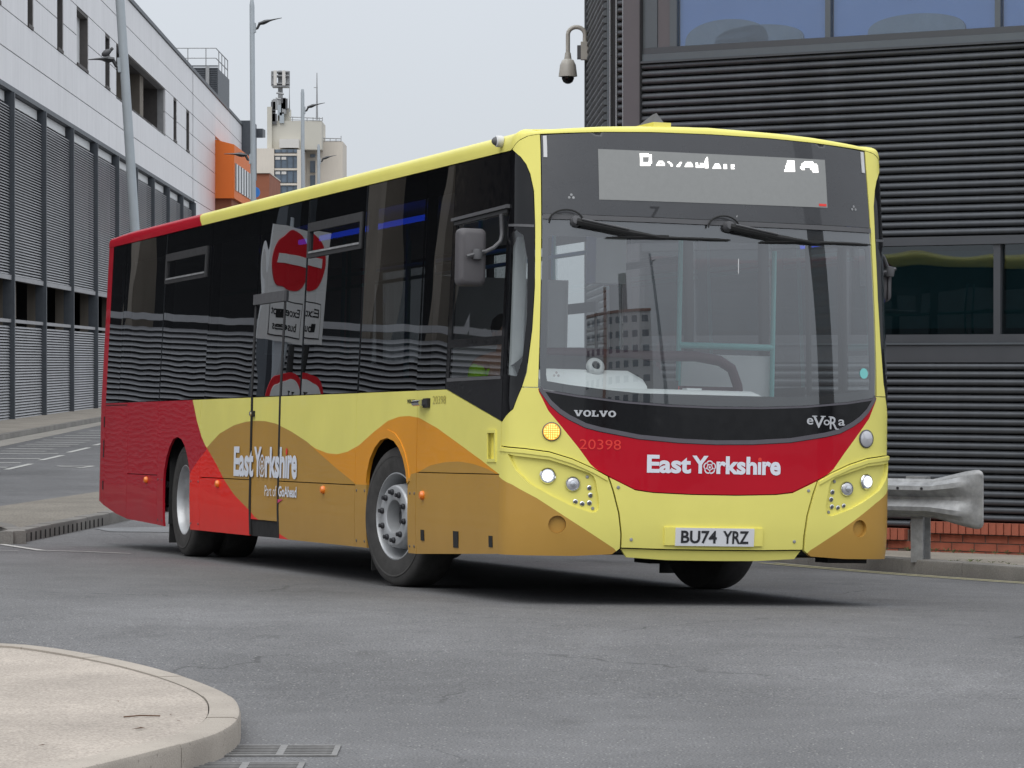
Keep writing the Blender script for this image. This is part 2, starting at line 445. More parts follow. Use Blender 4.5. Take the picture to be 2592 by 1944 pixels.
# ------------------------------------------------------------------ mesh builder
class MB:
    def __init__(s):
        s.v, s.f, s.m = [], [], []
    def add(s, vs, fs, mi=0):
        b = len(s.v)
        s.v += [tuple(p) for p in vs]
        s.f += [tuple(b + i for i in f) for f in fs]
        s.m += [mi] * len(fs)
        return s
    def box(s, x0, x1, y0, y1, z0, z1, mi=0, mat=None):
        vs = [(x, y, z) for z in (z0, z1) for y in (y0, y1) for x in (x0, x1)]
        if mat is not None: vs = [mat @ Vector(p) for p in vs]
        return s.add(vs, [(0, 2, 3, 1), (4, 5, 7, 6), (0, 1, 5, 4), (2, 6, 7, 3), (0, 4, 6, 2), (1, 3, 7, 5)], mi)
    def tube(s, pts, r, n=8, mi=0, cap=True):
        pts = [Vector(p) for p in pts]
        rs = r if isinstance(r, (list, tuple)) else [r] * len(pts)
        rings = []
        up = None
        for i, p in enumerate(pts):
            d = (pts[min(i + 1, len(pts) - 1)] - pts[max(i - 1, 0)]).normalized()
            if up is None: up = Vector((0, 0, 1)) if abs(d.z) < 0.9 else Vector((1, 0, 0))
            a = d.cross(up).normalized()
            up = a.cross(d).normalized()
            rings.append([p + (a * math.cos(2 * math.pi * k / n) + up * math.sin(2 * math.pi * k / n)) * rs[i] for k in range(n)])
        vs = [q for rg in rings for q in rg]
        fs = []
        for i in range(len(pts) - 1):
            for k in range(n):
                fs.append((i * n + k, i * n + (k + 1) % n, (i + 1) * n + (k + 1) % n, (i + 1) * n + k))
        if cap:
            fs.append(tuple(range(n))[::-1])
            fs.append(tuple((len(pts) - 1) * n + k for k in range(n)))
        return s.add(vs, fs, mi)
    def lathe(s, prof, n=32, mat=Matrix.Identity(4), mi=0, axis='Z'):
        """prof: list of (radius, height)"""
        vs, fs = [], []
        for r, h in prof:
            for k in range(n):
                a = 2 * math.pi * k / n
                c, q = r * math.cos(a), r * math.sin(a)
                p = {'Z': (c, q, h), 'X': (h, c, q), 'Y': (c, h, q)}[axis]
                vs.append(mat @ Vector(p))
        for i in range(len(prof) - 1):
            for k in range(n):
                fs.append((i * n + k, i * n + (k + 1) % n, (i + 1) * n + (k + 1) % n, (i + 1) * n + k))
        return s.add(vs, fs, mi)
    def prism(s, poly, d0, d1, fn, mi=0):
        """poly extruded from depth d0 to d1, fn(a, b, d) -> 3-D point"""
        n = len(poly)
        vs = [fn(a, b, d0) for a, b in poly] + [fn(a, b, d1) for a, b in poly]
        fs = [tuple(range(n))[::-1], tuple(range(n, 2 * n))] + [(k, (k + 1) % n, n + (k + 1) % n, n + k) for k in range(n)]
        return s.add(vs, fs, mi)
    def mesh(s, name, mats, smooth=None):
        me = bpy.data.meshes.new(name)
        me.from_pydata(s.v, [], s.f)
        for m in (mats if isinstance(mats, (list, tuple)) else [mats]): me.materials.append(m)
        me.polygons.foreach_set('material_index', s.m)
        bm = bmesh.new()
        bm.from_mesh(me)
        bmesh.ops.recalc_face_normals(bm, faces=bm.faces)
        bm.to_mesh(me)
        bm.free()
        if smooth is not None:
            me.shade_smooth()
            me.set_sharp_from_angle(angle=R(smooth))
        me.update()
        return me
    def build(s, name, mats, parent=None, smooth=None, loc=None):
        o = bpy.data.objects.new(name, s.mesh(name, mats, smooth))
        COL.objects.link(o)
        if parent is not None: o.parent = parent
        if loc is not None: o.location = loc
        return o

def link_mesh(name, me, parent=None, mw=None):
    o = bpy.data.objects.new(name, me)
    COL.objects.link(o)
    if parent is not None: o.parent = parent
    if mw is not None: o.matrix_local = mw
    return o

def inside(p, poly):
    x, y = p
    r = False
    j = len(poly) - 1
    for i in range(len(poly)):
        xi, yi = poly[i]
        xj, yj = poly[j]
        if (yi > y) != (yj > y) and x < (xj - xi) * (y - yi) / (yj - yi) + xi: r = not r
        j = i
    return r

def seg_dist(p, poly):
    best = 1e9
    px, py = p
    for i in range(len(poly)):
        ax, ay = poly[i - 1]
        bx, by = poly[i]
        dx, dy = bx - ax, by - ay
        l = dx * dx + dy * dy
        k = 0 if l == 0 else max(0, min(1, ((px - ax) * dx + (py - ay) * dy) / l))
        best = min(best, math.hypot(px - ax - k * dx, py - ay - k * dy))
    return best

def dense(poly, step):
    out = []
    for i in range(len(poly)):
        a, b = poly[i], poly[(i + 1) % len(poly)]
        st = step(a, b) if callable(step) else step
        n = max(1, int(math.ceil(math.hypot(b[0] - a[0], b[1] - a[1]) / st)))
        for k in range(n): out.append((a[0] + (b[0] - a[0]) * k / n, a[1] + (b[1] - a[1]) * k / n))
    return out

def fill2d(outer, holes, step, gridx, gridy):
    """triangulate a 2-D polygon with holes and interior grid points"""
    loops = [dense(outer, step)] + [dense(h, step) for h in holes]
    vs, es = [], []
    for lp in loops:
        b = len(vs)
        vs += lp
        es += [(b + i, b + (i + 1) % len(lp)) for i in range(len(lp))]
    nb = len(vs)
    xs = [p[0] for p in outer]
    ys = [p[1] for p in outer]
    pts = [(x, y) for x in gridx(min(xs), max(xs)) for y in gridy(min(ys), max(ys))]
    for p in pts:
        if inside(p, outer) and not any(inside(p, h) for h in holes) and min(seg_dist(p, q) for q in [outer] + holes) > 0.012: vs.append(p)
    r = delaunay_2d_cdt([Vector(p) for p in vs], es, [], 0, 1e-6)
    ov = [(p.x, p.y) for p in r[0]]
    fs = []
    for f in r[2]:
        c = (sum(ov[i][0] for i in f) / len(f), sum(ov[i][1] for i in f) / len(f))
        if inside(c, outer) and not any(inside(c, h) for h in holes): fs.append(tuple(f))
    return ov, fs, loops

def smooth01(a, b, x):
    t = min(1, max(0, (x - a) / (b - a)))
    return t * t * (3 - 2 * t)

def text2d(body, bold=0.0, shear=0.0):
    """outline text as triangles in a unit box: verts (0..1, 0..1), faces, aspect"""
    cu = bpy.data.curves.new('t', 'FONT')
    cu.body = body
    cu.offset = bold
    cu.shear = shear
    cu.resolution_u = 4
    ob = bpy.data.objects.new('t', cu)
    me = bpy.data.meshes.new_from_object(ob)
    vs = [(v.co.x, v.co.y) for v in me.vertices]
    fs = [tuple(p.vertices) for p in me.polygons]
    bpy.data.objects.remove(ob)
    bpy.data.meshes.remove(me)
    bpy.data.curves.remove(cu)
    x0, x1 = min(p[0] for p in vs), max(p[0] for p in vs)
    y0, y1 = min(p[1] for p in vs), max(p[1] for p in vs)
    return [((x - x0) / (x1 - x0), (y - y0) / (y1 - y0)) for x, y in vs], fs, (x1 - x0) / (y1 - y0)

# ------------------------------------------------------------------ ground
def g(x, y):
    """height of the road: level by the camera, falling gently away beyond the bus"""
    w = smooth01(15, 21, y)
    px = min(5, max(-5, x - 1.2324))
    py = min(11.5, max(-8, y - 21.3583))
    return w * (-.0063 - .0201 * px - .0279 * py)

def axis_vals(lo, hi, step, far):
    a = list(np.arange(lo, hi + 1e-6, step))
    k, d = step, []
    x = 0
    while x < far:
        k *= 1.6
        x += k
        d.append(x)
    return [lo - q for q in d[::-1]] + a + [hi + q for q in d]
xs = axis_vals(-18, 14, 0.5, 4500)
ys = axis_vals(-6, 44, 0.5, 4500)
mb = MB()
nx_ = len(xs)
mb.add([(x, y, g(x, y)) for y in ys for x in xs],
       [(j * nx_ + i, j * nx_ + i + 1, (j + 1) * nx_ + i + 1, (j + 1) * nx_ + i) for j in range(len(ys) - 1) for i in range(nx_ - 1)])
tag(mb.build('road', M['asphalt'], smooth=60), 'grey asphalt road surface with fine pale aggregate', None, None, 'structure')

def frange(a, b, s):
    n = int(math.floor((b - a) / s))
    off = (b - a - n * s) / 2
    return [a + off + s * i for i in range(n + 1)]

def sheet(name, poly, h, mat, kind='structure', label=None, step=0.6, parent=None, skirt=0.0):
    """a sheet lying h above the road"""
    ov, fs, loops = fill2d(poly, [], step, lambda a, b: frange(a, b, step), lambda a, b: frange(a, b, step))
    mb = MB()
    mb.add([(x, y, g(x, y) + h) for x, y in ov], fs)
    if skirt:
        lp = loops[0]
        n = len(lp)
        mb.add([(x, y, g(x, y) + h) for x, y in lp] + [(x, y, g(x, y) + h - skirt) for x, y in lp],
               [(k, (k + 1) % n, n + (k + 1) % n, n + k) for k in range(n)])
    o = mb.build(name, mat, parent)
    if parent is None: tag(o, label, None, None, kind)
    return o

def spline(pts, n=8):
    out = []
    P = [Vector((p[0], p[1], 0)) for p in pts]
    for i in range(len(P) - 1):
        p0, p1, p2, p3 = P[max(0, i - 1)], P[i], P[i + 1], P[min(len(P) - 1, i + 2)]
        for k in range(n):
            t = k / n
            q = 0.5 * ((2 * p1) + (p2 - p0) * t + (2 * p0 - 5 * p1 + 4 * p2 - p3) * t * t + (3 * p1 - p0 - 3 * p2 + p3) * t ** 3)
            out.append((q.x, q.y))
    out.append((P[-1].x, P[-1].y))
    return out

def offset_line(line, d):
    out = []
    for i, p in enumerate(line):
        a, b = Vector(line[max(0, i - 1)]), Vector(line[min(len(line) - 1, i + 1)])
        t = (b - a).normalized()
        out.append((p[0] - t.y * d, p[1] + t.x * d))
    return out

def kerb_stones(line, width, h, length, mat, parent, name='kerb_stone', rnd=0.018, bury=0.06, inward=1):
    """individual kerb stones along a line (outer edge); width to the inner side"""
    acc = [0]
    for i in range(1, len(line)): acc.append(acc[-1] + math.hypot(line[i][0] - line[i - 1][0], line[i][1] - line[i - 1][1]))
    n = max(1, round(acc[-1] / length))
    xs_ = [p[0] for p in line]
    ys_ = [p[1] for p in line]
    at = lambda q: (float(np.interp(q, acc, xs_)), float(np.interp(q, acc, ys_)))
    for k in range(n):
        a, b = acc[-1] * k / n + 0.003, acc[-1] * (k + 1) / n - 0.003
        m = max(2, int((b - a) / 0.12) + 1)
        pts = [at(a + (b - a) * i / (m - 1)) for i in range(m)]
        prof = [(0.0, -bury), (0.0, h - rnd), (rnd * 0.3, h - rnd * 0.3), (rnd, h), (width, h), (width, -bury)]
        jit = random.uniform(-0.003, 0.003)
        vs = []
        for i, p in enumerate(pts):
            q0, q1 = at(max(0, acc[-1] * k / n + (b - a) * i / (m - 1) - 0.05)), at(min(acc[-1], acc[-1] * k / n + (b - a) * i / (m - 1) + 0.05))
            t = Vector((q1[0] - q0[0], q1[1] - q0[1])).normalized()
            nn = Vector((-t.y, t.x)) * inward
            for d, z in prof: vs.append((p[0] + nn.x * d, p[1] + nn.y * d, g(*p) + z + jit))
        c = len(prof)
        fs = [(i * c + j, i * c + (j + 1) % c, (i + 1) * c + (j + 1) % c, (i + 1) * c + j) for i in range(m - 1) for j in range(c)]
        fs += [tuple(range(c)), tuple((m - 1) * c + j for j in range(c))[::-1]]
        MB().add(vs, fs).build(name, mat, parent, smooth=35)

# near traffic island, lower left
edge = spline([(-6.2, 17.0), (-4.4, 16.95), (-3.2, 16.83), (-2.47, 16.7), (-2.16, 16.5), (-1.76, 15.98), (-1.47, 15.43), (-1.28, 14.92), (-1.15, 14.41), (-1.085, 13.9), (-1.07, 13.45), (-1.12, 13.0),
               (-1.27, 12.5), (-1.5, 11.85), (-1.85, 11.0), (-2.4, 9.9), (-3.2, 8.6)])
isl = tag(empty('traffic_island'), 'pale traffic island with rounded kerb nose beside the drain grates', 'traffic island')
kerb_stones(edge, 0.125, 0.11, 0.9, M['kerb'], isl, rnd=0.022, inward=-1)
inner = offset_line(edge, -0.13)
sheet('island_paving', inner + [(-7.5, 8.6), (-7.5, 17.0)], 0.104, M['island'], step=0.4, parent=isl)
lf = MB().add([(0, 0, 0.004), (0.05, 0.012, 0.012), (0.075, 0, 0.006), (0.045, -0.014, 0.011)], [(0, 1, 2, 3)])
lf.add([(0.07, 0, 0.006), (0.11, 0.004, 0.005), (0.07, 0.004, 0.007)], [(0, 1, 2)])
lfm = lf.mesh('leaf', M['litter'])
for i, (x, y, r, sc_) in enumerate([(-1.44, 13.15, 0.3, .75), (-1.61, 14.23, 2.0, .35), (-1.35, 13.69, 1.2, .35), (-1.72, 12.6, 0.4, .4), (-1.28, 13.45, 2.6, .3)]):
    o = link_mesh('dead_leaf', lfm)
    o.location = (x, y, g(x, y) + 0.106)
    o.rotation_euler = (0, 0, r)
    o.scale = (sc_,) * 3
    tag(o, ['largest dead leaf lying on the pale island paving', 'small dead leaf farthest back on the island paving', 'small dead leaf near the kerb nose on the island', 'dead leaf lying closest to the camera on the island', 'tiny dead leaf beside the kerb joint of the island nose'][i], 'leaf', 'dead leaves on the island')
tw = MB().tube([(-1.52, 13.60, 0.109), (-1.46, 13.625, 0.112), (-1.38, 13.63, 0.110)], 0.0028, 5)
tag(tw.build('twig', M['litter']), 'thin brown twig lying on the pale island paving', 'twig')

# gully grates
def grate(x, y, rz, label):
    r = tag(empty('drain_grate', (x, y, g(x, y)), rz), label, 'drain grate', 'drain grates beside the island')
    fr = MB()
    w, d = 0.44, 0.36
    for bx in ((-w / 2, w / 2, -d / 2, -d / 2 + .02), (-w / 2, w / 2, d / 2 - .02, d / 2), (-w / 2, -w / 2 + .022, -d / 2 + .021, d / 2 - .021), (w / 2 - .022, w / 2, -d / 2 + .021, d / 2 - .021), (-.014, .014, -d / 2 + .021, d / 2 - .021)):
        fr.box(bx[0], bx[1], bx[2], bx[3], 0.001, 0.007)
    fr.build('grate_frame', M['grate'], r)
    MB().box(-w / 2 + .02, w / 2 - .02, -d / 2 + .02, d / 2 - .02, -.04, 0.003).build('gully_pit', M['black_hole'], r)
    n = 6
    bm_ = MB().box(-0.093, 0.093, -0.008, 0.008, -0.012, 0.0062).mesh('grate_bar', M['grate'])
    for s in (-1, 1):
        for k in range(n):
            o = link_mesh('grate_bar', bm_, r)
            o.location = (s * 0.106, -d / 2 + 0.045 + k * (d - .09) / (n - 1), 0)
    return r
grate(-0.885, 13.36, 0.0, 'farther cast iron drain grate set in the road beside the island nose')
grate(-0.99, 12.78, 0.0, 'nearer cast iron drain grate at the bottom edge beside the island kerb')

# second island behind the bus, with slotted drainage kerb
isl2 = tag(empty('paved_island'), 'brown paved island with slotted drainage kerb behind the red bus tail', 'traffic island')
front = [(-6.4, 38.3), (-5.06, 34.36), (-4.62, 32.75), (-4.22, 36.85), (-3.9, 40.2)]
poly2 = [(-6.6, 37.8), (-5.12, 34.3), (-4.74, 33.0), (-4.36, 36.9), (-4.02, 40.4), (-4.3, 44.5), (-5.12, 42.94), (-5.69, 38.65), (-6.5, 39.2)]
kerb_stones([(-4.70, 32.75), (-4.26, 36.85), (-3.9, 40.4)], 0.14, 0.125, 0.5, M['kerb_grey'], isl2, name='drainage_kerb', inward=1)
kerb_stones([(-6.5, 37.6), (-5.08, 34.3), (-4.72, 32.78)], 0.14, 0.125, 0.6, M['kerb_grey'], isl2, inward=1)
slot = MB().box(-0.004, 0.004, -0.012, 0.012, -0.03, 0.05).mesh('kerb_slot', M['black_hole'])
for k in range(19):
    y = 33.05 + k * 0.19
    x = -4.70 + (y - 32.75) * 0.44 / 4.1
    o = link_mesh('drain_slot', slot, isl2)
    o.location = (x + 0.003, y, g(x, y) + 0.035)
    o.rotation_euler = (0, 0, -0.107)
sheet('paver_field', poly2, 0.12, M['pavers'], step=0.5, parent=isl2)

# far carriageway on the left: pavement, kerb, pale channel, markings
def strip_line(pts_a, pts_b): return list(pts_a) + list(pts_b)[::-1]
WX0, WS = -12.35, -0.0166                   # face of the building on the left
wall_x = lambda y: WX0 + WS * y
kl = [(-9.85, 20), (-10.35, 40), (-11.18, 75.9), (-11.77, 98.7), (-13.2, 150), (-15.0, 215)]
sheet('pavement', kl + [(wall_x(215) - .3, 215), (wall_x(20) - .3, 20)], 0.12, M['verge'], label='pale pavement along the foot of the louvred building', step=3.0)
pk = tag(empty('pavement_kerb'), 'grey kerb edging the pavement below the louvred building', 'kerb')
kerb_stones(kl, 0.14, 0.125, 3.0, M['kerb_grey'], pk, inward=1)
ch = [(-9.0, 20), (-9.5, 40), (-10.34, 70.2), (-11.09, 93.0), (-12.5, 150), (-14.2, 215)]
sheet('channel', [(a + .0, b) for a, b in ch] + [(a + .02, b) for a, b in kl[::-1]], 0.004, M['channel'], label='pale worn strip of road beside the far kerb', step=3.0)
mk = tag(empty('road_markings'), 'worn white road markings on the far carriageway behind the bus', 'road marking')
mk['kind'] = 'structure'
del mk['category']
def bar(p, q, w, mat=M['paint_white'], name='painted_line', par=mk):
    a, b = Vector(p), Vector(q)
    t = (b - a).normalized()
    n = Vector((-t.y, t.x)) * w / 2
    poly = [tuple(a + n), tuple(a - n), tuple(b - n), tuple(b + n)]
    return sheet(name, poly, 0.006, mat, step=1.0, parent=par)
for a, b in [((-8.06, 55.4), (-8.09, 58.5)), ((-8.22, 60.6), (-8.25, 63.8)), ((-8.40, 65.8), (-8.46, 69.5)), ((-8.58, 71.4), (-8.62, 74.5)), ((-8.75, 76.5), (-8.8, 79.5))]: bar(a, b, 0.11, name='dash_line')
for a, b in [((-9.0, 56.6), (-8.22, 56.6)), ((-9.2, 59.1), (-8.35, 59.1)), ((-9.3, 61.7), (-8.37, 61.7)), ((-9.59, 65.1), (-8.5, 65.1)), ((-9.83, 66.8), (-8.94, 66.7)), ((-9.95, 68.6), (-8.99, 68.3)), ((-10.05, 70.7), (-8.98, 70.6)), ((-10.12, 72.3), (-9.0, 72.2)),
             ((-10.15, 74.2), (-9.08, 74.0)), ((-10.29, 76.2), (-9.21, 76.0)), ((-10.35, 78.5), (-9.3, 78.4)), ((-10.4, 81.0), (-9.4, 80.8)), ((-10.45, 83.6), (-9.5, 83.4)), ((-10.5, 86.4), (-9.6, 86.2))]: bar(a, b, 0.30, name='hatch_line')
bar((-7.5, 57.28), (-6.9, 57.33), 0.14)
bar((-7.48, 57.2), (-6.95, 56.44), 0.07)
bar((-7.0, 56.2), (-6.9, 57.3), 0.10)
bar((-4.80, 32.65), (-4.12, 30.42), 0.075)
bar((-4.12, 30.42), (-3.27, 29.8), 0.06)
bar((-4.7, 30.64), (-4.31, 30.34), 0.04)
sheet('repaired_road', [(-4.32, 35.9), (-3.0, 36.6), (-2.2, 37.2), (-2.0, 35.6), (-3.53, 35.2), (-4.07, 35.2)], 0.005, M['patch'], label='paler repaired patch of road behind the bus tail', step=0.6)

# right-hand verge with kerb
rk = [(1.4, 36.0), (2.2, 32.0), (2.74, 30.1), (3.3, 28.66), (4.01, 27.19), (4.9, 25.6), (6.5, 23.2), (9.0, 20.5)]
FA = Vector((3.95, 31.5, 0))                # dark office building: a point of its face, direction along it, outward normal
FD = Vector((-0.8243, 0.5662, 0)).normalized()
FN = Vector((-0.5662, -0.8243, 0)).normalized()
def fp(a, out, z): return tuple(FA + FD * a + FN * out + Vector((0, 0, z)))
vk = tag(empty('verge_kerb'), 'weathered concrete kerb along the verge below the guard rail', 'kerb')
kerb_stones(rk, 0.13, 0.12, 0.91, M['kerb_grey'], vk, inward=1)
vp = offset_line(rk, 0.12)
sheet('verge', vp + [(14, 20.5)] + [fp(-9, -.1, 0)[:2], fp(3.6, -.1, 0)[:2], (0.9, 37.0)], 0.115, M['verge'], label='narrow concrete verge between kerb and brick plinth', step=0.5)
yl = tag(empty('yellow_lines'), 'faded double yellow line along the right kerb', None, None, 'structure')
for d in (-0.16, -0.30):
    ln = offset_line(spline(rk, 4), d)
    for a, b in zip(ln[6:-1:2], ln[8::2]): bar(a, b, 0.05, M['paint_yellow'], 'painted_line', yl)
# weeds along the verge
wd = MB()
for i in range(80):
    a = random.uniform(-1.2, 0.9)
    on_wall = random.random() < 0.5
    if on_wall: x, y = fp(a, random.uniform(0.02, 0.2), 0)[:2]
    else:
        k = random.uniform(3.2, 5.2)
        q = offset_line(spline(rk, 8), 0.16 + random.uniform(0, 0.25))
        x, y = q[int(k * 8) % len(q)]
        x += random.uniform(-.1, .1); y += random.uniform(-.1, .1)
    z = g(x, y) + 0.115
    h = random.uniform(0.008, 0.03) * (1.6 if on_wall else 1)
    for b in range(5):
        t = random.uniform(0, 6.28)
        r = random.uniform(.008, .03)
        wd.add([(x, y, z), (x + math.cos(t) * r - .004, y + math.sin(t) * r, z + h * .7), (x + math.cos(t) * r * 1.8, y + math.sin(t) * r * 1.8, z + h), (x + math.cos(t) * r + .004, y + math.sin(t) * r + .004, z + h * .65)], [(0, 1, 2, 3)])
tag(wd.build('weeds', M['weed']), 'small green weeds growing along the verge and brick plinth', None, None, 'stuff')

# ------------------------------------------------------------------ dark louvred office building on the right
ob = tag(empty('office_building'), 'dark grey office building with horizontal louvres and blue upper windows', 'building')
PITCH = 0.0718
def slat_mesh(fn, a0, a1):
    """one louvre blade: rounded nose at the top, sloping back underneath"""
    prof = [(0.0, 0.0), (0.020, 0.002), (0.034, 0.010), (0.040, 0.022), (0.037, 0.040), (0.024, 0.054), (0.0, 0.063)]
    mb = MB()
    n = len(prof)
    mb.add([fn(a, o, z) for a in (a0, a1) for o, z in prof], [(k, k + 1, n + k + 1, n + k) for k in range(n - 1)] + [tuple(range(n)), tuple(range(n, 2 * n))])
    return mb.mesh('louvre_slat', M['louvre_dark'], smooth=50)
def slats(fn, a0, a1, z0, z1, pitch=PITCH):
    me = slat_mesh(lambda a, o, z: fn(a, o, z), a0, a1)
    n = int(round((z1 - z0) / pitch))
    for k in range(n):
        o = link_mesh('louvre_slat', me, ob)
        o.location = (random.uniform(-.0015, .0015), 0, z0 + k * pitch + 0.008)
MB().prism([(-9, -0.5), (3.27, -0.5), (3.27, 8.0), (-9, 8.0)], -0.06, -6.0, lambda a, z, d: fp(a, d, z)).build('core_wall', M['louvre_back'], ob)
slats(fp, -9, 3.26, 0.054, 1.49)
slats(fp, 0.37, 3.26, 0.054 - PITCH, 0.054)
slats(fp, -9, 3.26, 2.635, 4.35)
def fbox(name, a0, a1, o0, o1, z0, z1, mat, par=ob):
    return MB().prism([(a0, z0), (a1, z0), (a1, z1), (a0, z1)], o0, o1, lambda a, z, d: fp(a, d, z)).build(name, mat, par)
fbox('wall_band', -9, 3.26, -.05, 0.035, 1.492, 1.650, M['clad_dark'])
fbox('window_ledge', -9, 3.26, -.05, 0.05, 1.652, 1.672, M['frame_grey'])
fbox('window_frame', -9, 3.26, -.05, 0.03, 1.674, 1.745, M['clad_dark'])
fbox('lintel', -9, 3.26, -.05, 0.04, 2.555, 2.632, M['clad_dark'])
for a0, a1 in ((-9, -3.64), (-3.57, -2.07), (-2.0, -0.535), (-0.465, 1.005), (1.075, 3.26)):
    w = MB().prism([(a0, 1.746), (a1, 1.746), (a1, 2.553), (a0, 2.553)], -.03, -.02, lambda a, z, d: fp(a, d + (2.15 - z) * .014, z)).build('lower_window', M['glass_dark'], ob)
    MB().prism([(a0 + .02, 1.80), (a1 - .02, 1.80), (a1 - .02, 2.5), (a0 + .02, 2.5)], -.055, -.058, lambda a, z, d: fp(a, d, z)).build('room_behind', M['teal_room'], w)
for a in (-3.605, -2.035, -0.5, 1.04): fbox('mullion', a - .034, a + .034, -.04, 0.02, 1.746, 2.553, M['clad_dark'])
fbox('sill', -9, 3.26, -.05, 0.06, 4.352, 4.372, M['clad_dark'])
fbox('sill', -9, 3.26, -.05, 0.03, 4.374, 4.44, M['frame_grey'])
fbox('sill', -9, 3.26, -.05, 0.02, 4.442, 4.50, M['clad_dark'])
for a0, a1 in ((-9, -3.9), (-3.84, -2.2), (-2.14, -0.53), (-0.47, 1.21), (1.27, 2.88)):
    w = MB().prism([(a0, 4.502), (a1, 4.502), (a1, 7.6), (a0, 7.6)], -.02, -.012, lambda a, z, d: fp(a, d, z)).build('upper_window', M['glass_bldg'], ob)
    MB().prism([(a0, 4.502), (a1, 4.502), (a1, 7.6), (a0, 7.6)], -.058, -.052, lambda a, z, d: fp(a, d, z)).build('blue_blind', M['blind'], w)
for a in (-3.87, -2.17, -0.50, 1.24): fbox('mullion', a - .028, a + .028, -.05, 0.012, 4.502, 7.6, M['frame_grey'])
fbox('window_frame', 2.882, 2.96, -.05, 0.012, 4.502, 7.6, M['frame_grey'])
fbox('wall_panel', 2.962, 3.10, -.05, 0.0, 4.502, 7.6, M['clad_mauve'])
fbox('window_frame', 3.102, 3.26, -.05, 0.012, 4.502, 7.6, M['frame_grey'])
# round chair backs just inside the blue windows
for a, w, h in ((2.0, .48, .16), (2.353, .46, .23), (0.343, .50, .17)):
    mb = MB()
    n = 18
    prof = [(math.cos(math.pi * k / n), math.sin(math.pi * k / n) ** 0.75) for k in range(n + 1)]
    mb.prism([(a + w * c, 4.503 + h * s) for c, s in prof], -.026, -.048, lambda p, z, d: fp(p, d, z))
    tag(mb.build('armchair_back', M['chair_grey']), {2.0: 'right rounded chair back of the overlapping pair behind the blue glass', 2.353: 'taller left rounded chair back behind the left blue pane', 0.343: 'single rounded chair back behind the right blue pane'}[a], 'chair', 'chair backs behind the blue windows')
# corner: column, recessed strips, bright trims and the louvred return
fbox('corner_column', 3.272, 3.46, -.3, 0.05, -.4, 8, M['clad_mauve'])
fbox('column_edge', 3.262, 3.27, -.3, 0.06, -.4, 8, M['louvre_back'])
me = slat_mesh(fp, 3.475, 3.535)
for k in range(64):
    o = link_mesh('louvre_slat', me, ob)
    o.location = (0, 0, 2.55 + k * PITCH)
fbox('core_wall', 3.462, 3.55, -.3, -.01, -.4, 8, M['louvre_back'])
fbox('corner_trim', 3.462, 3.473, -.01, 0.05, -.4, 8, M['trim_light'])
fbox('corner_trim', 3.537, 3.55, -.01, 0.05, -.4, 8, M['trim_light'])
fbox('corner_post', 3.552, 3.62, -.3, 0.0, -.4, 8, M['louvre_back'])
fbox('corner_trim', 3.622, 3.634, -.3, 0.03, -.4, 8, M['trim_light'])
fbox('corner_post', 3.636, 3.675, -.3, 0.01, -.4, 8, M['frame_grey'])
SC0 = Vector(fp(3.68, 0, 0))
SDV = Vector((-0.0245, 1, 0)).normalized()
SNV = Vector((-1, -0.0245, 0)).normalized()
def sp_(a, out, z): return tuple(SC0 + SDV * a + SNV * out + Vector((0, 0, z)))
me = slat_mesh(sp_, 0.01, 3.56)
for k in range(98):
    o = link_mesh('louvre_slat', me, ob)
    o.location = (0, 0, 0.1 + k * PITCH)
MB().prism([(0.0, -.4), (3.6, -.4), (3.6, 8), (0.0, 8)], -.01, -2.5, lambda a, z, d: sp_(a, d, z)).build('core_wall', M['louvre_back'], ob)
MB().prism([(3.565, -.4), (3.60, -.4), (3.60, 8), (3.565, 8)], -.01, .055, lambda a, z, d: sp_(a, d, z)).build('corner_trim', M['clad_dark'], ob)
# brick plinth: bricks laid one by one
bl = MB().box(-0.1075, 0.1075, -0.05, 0.05, -0.0325, 0.0325).mesh('brick', M['brick'])
bh = MB().box(-0.0325, 0.0325, -0.08, 0.022, -0.051, 0.051).mesh('brick', M['brick'])
fang = math.atan2(-FD.y, -FD.x)
def brick(me, a, out, z):
    o = link_mesh('brick', me, ob)
    o.location = fp(a, out + random.uniform(-.002, .002), z)
    o.rotation_euler = (0, 0, fang + random.uniform(-.006, .006))
    return o
for lo, hi, top in ((-2.2, 0.36, 0.052), (0.38, 2.3, -0.02)):
    fbox('mortar_bed', lo, hi, -.058, 0.040, -.45, top - 0.012, M['mortar'])
    a = lo + 0.04
    while a < hi - .03:
        brick(bh, a, 0.028, top - 0.053)
        a += 0.0755
    for c in range(4):
        a = lo + (0.11 if c % 2 else 0.0) + .1
        while a < hi - .08:
            brick(bl, a, 0.0, top - 0.15 - c * 0.0755)
            a += 0.2265
# ------------------------------------------------------------------ CCTV on the corner
cc = tag(empty('surveillance_camera'), 'pale dome surveillance camera hanging from a swan neck bracket on the building corner', 'camera')
by = SC0.y + 3.45
ce = Vector(sp_(3.45, 0, 0))
zz = lambda p: 1.5 + (915 - p) / 8800.3 * by
xx = lambda p: (p - 1296) / 8800.3 * by
MB().box(ce.x - .10, ce.x - .005, by - .06, by + .06, zz(152), zz(107)).build('bracket', M['cctv'], cc)
MB().box(xx(1461), xx(1477), by - .05, by + .05, zz(150), zz(116)).build('junction_box', M['plastic_grey'], cc)
arm = [(xx(1480), by, zz(112))] + [(xx(1459 + 21.5 * math.cos(R(a_))), by, zz(88 - 19 * math.sin(R(a_)))) for a_ in range(0, 181, 20)] + [(xx(1437.5), by, zz(136))]
MB().tube(arm, 0.024, 10).build('neck', M['cctv'], cc, smooth=40)
T4 = Matrix.Translation((xx(1437.5), by, 0))
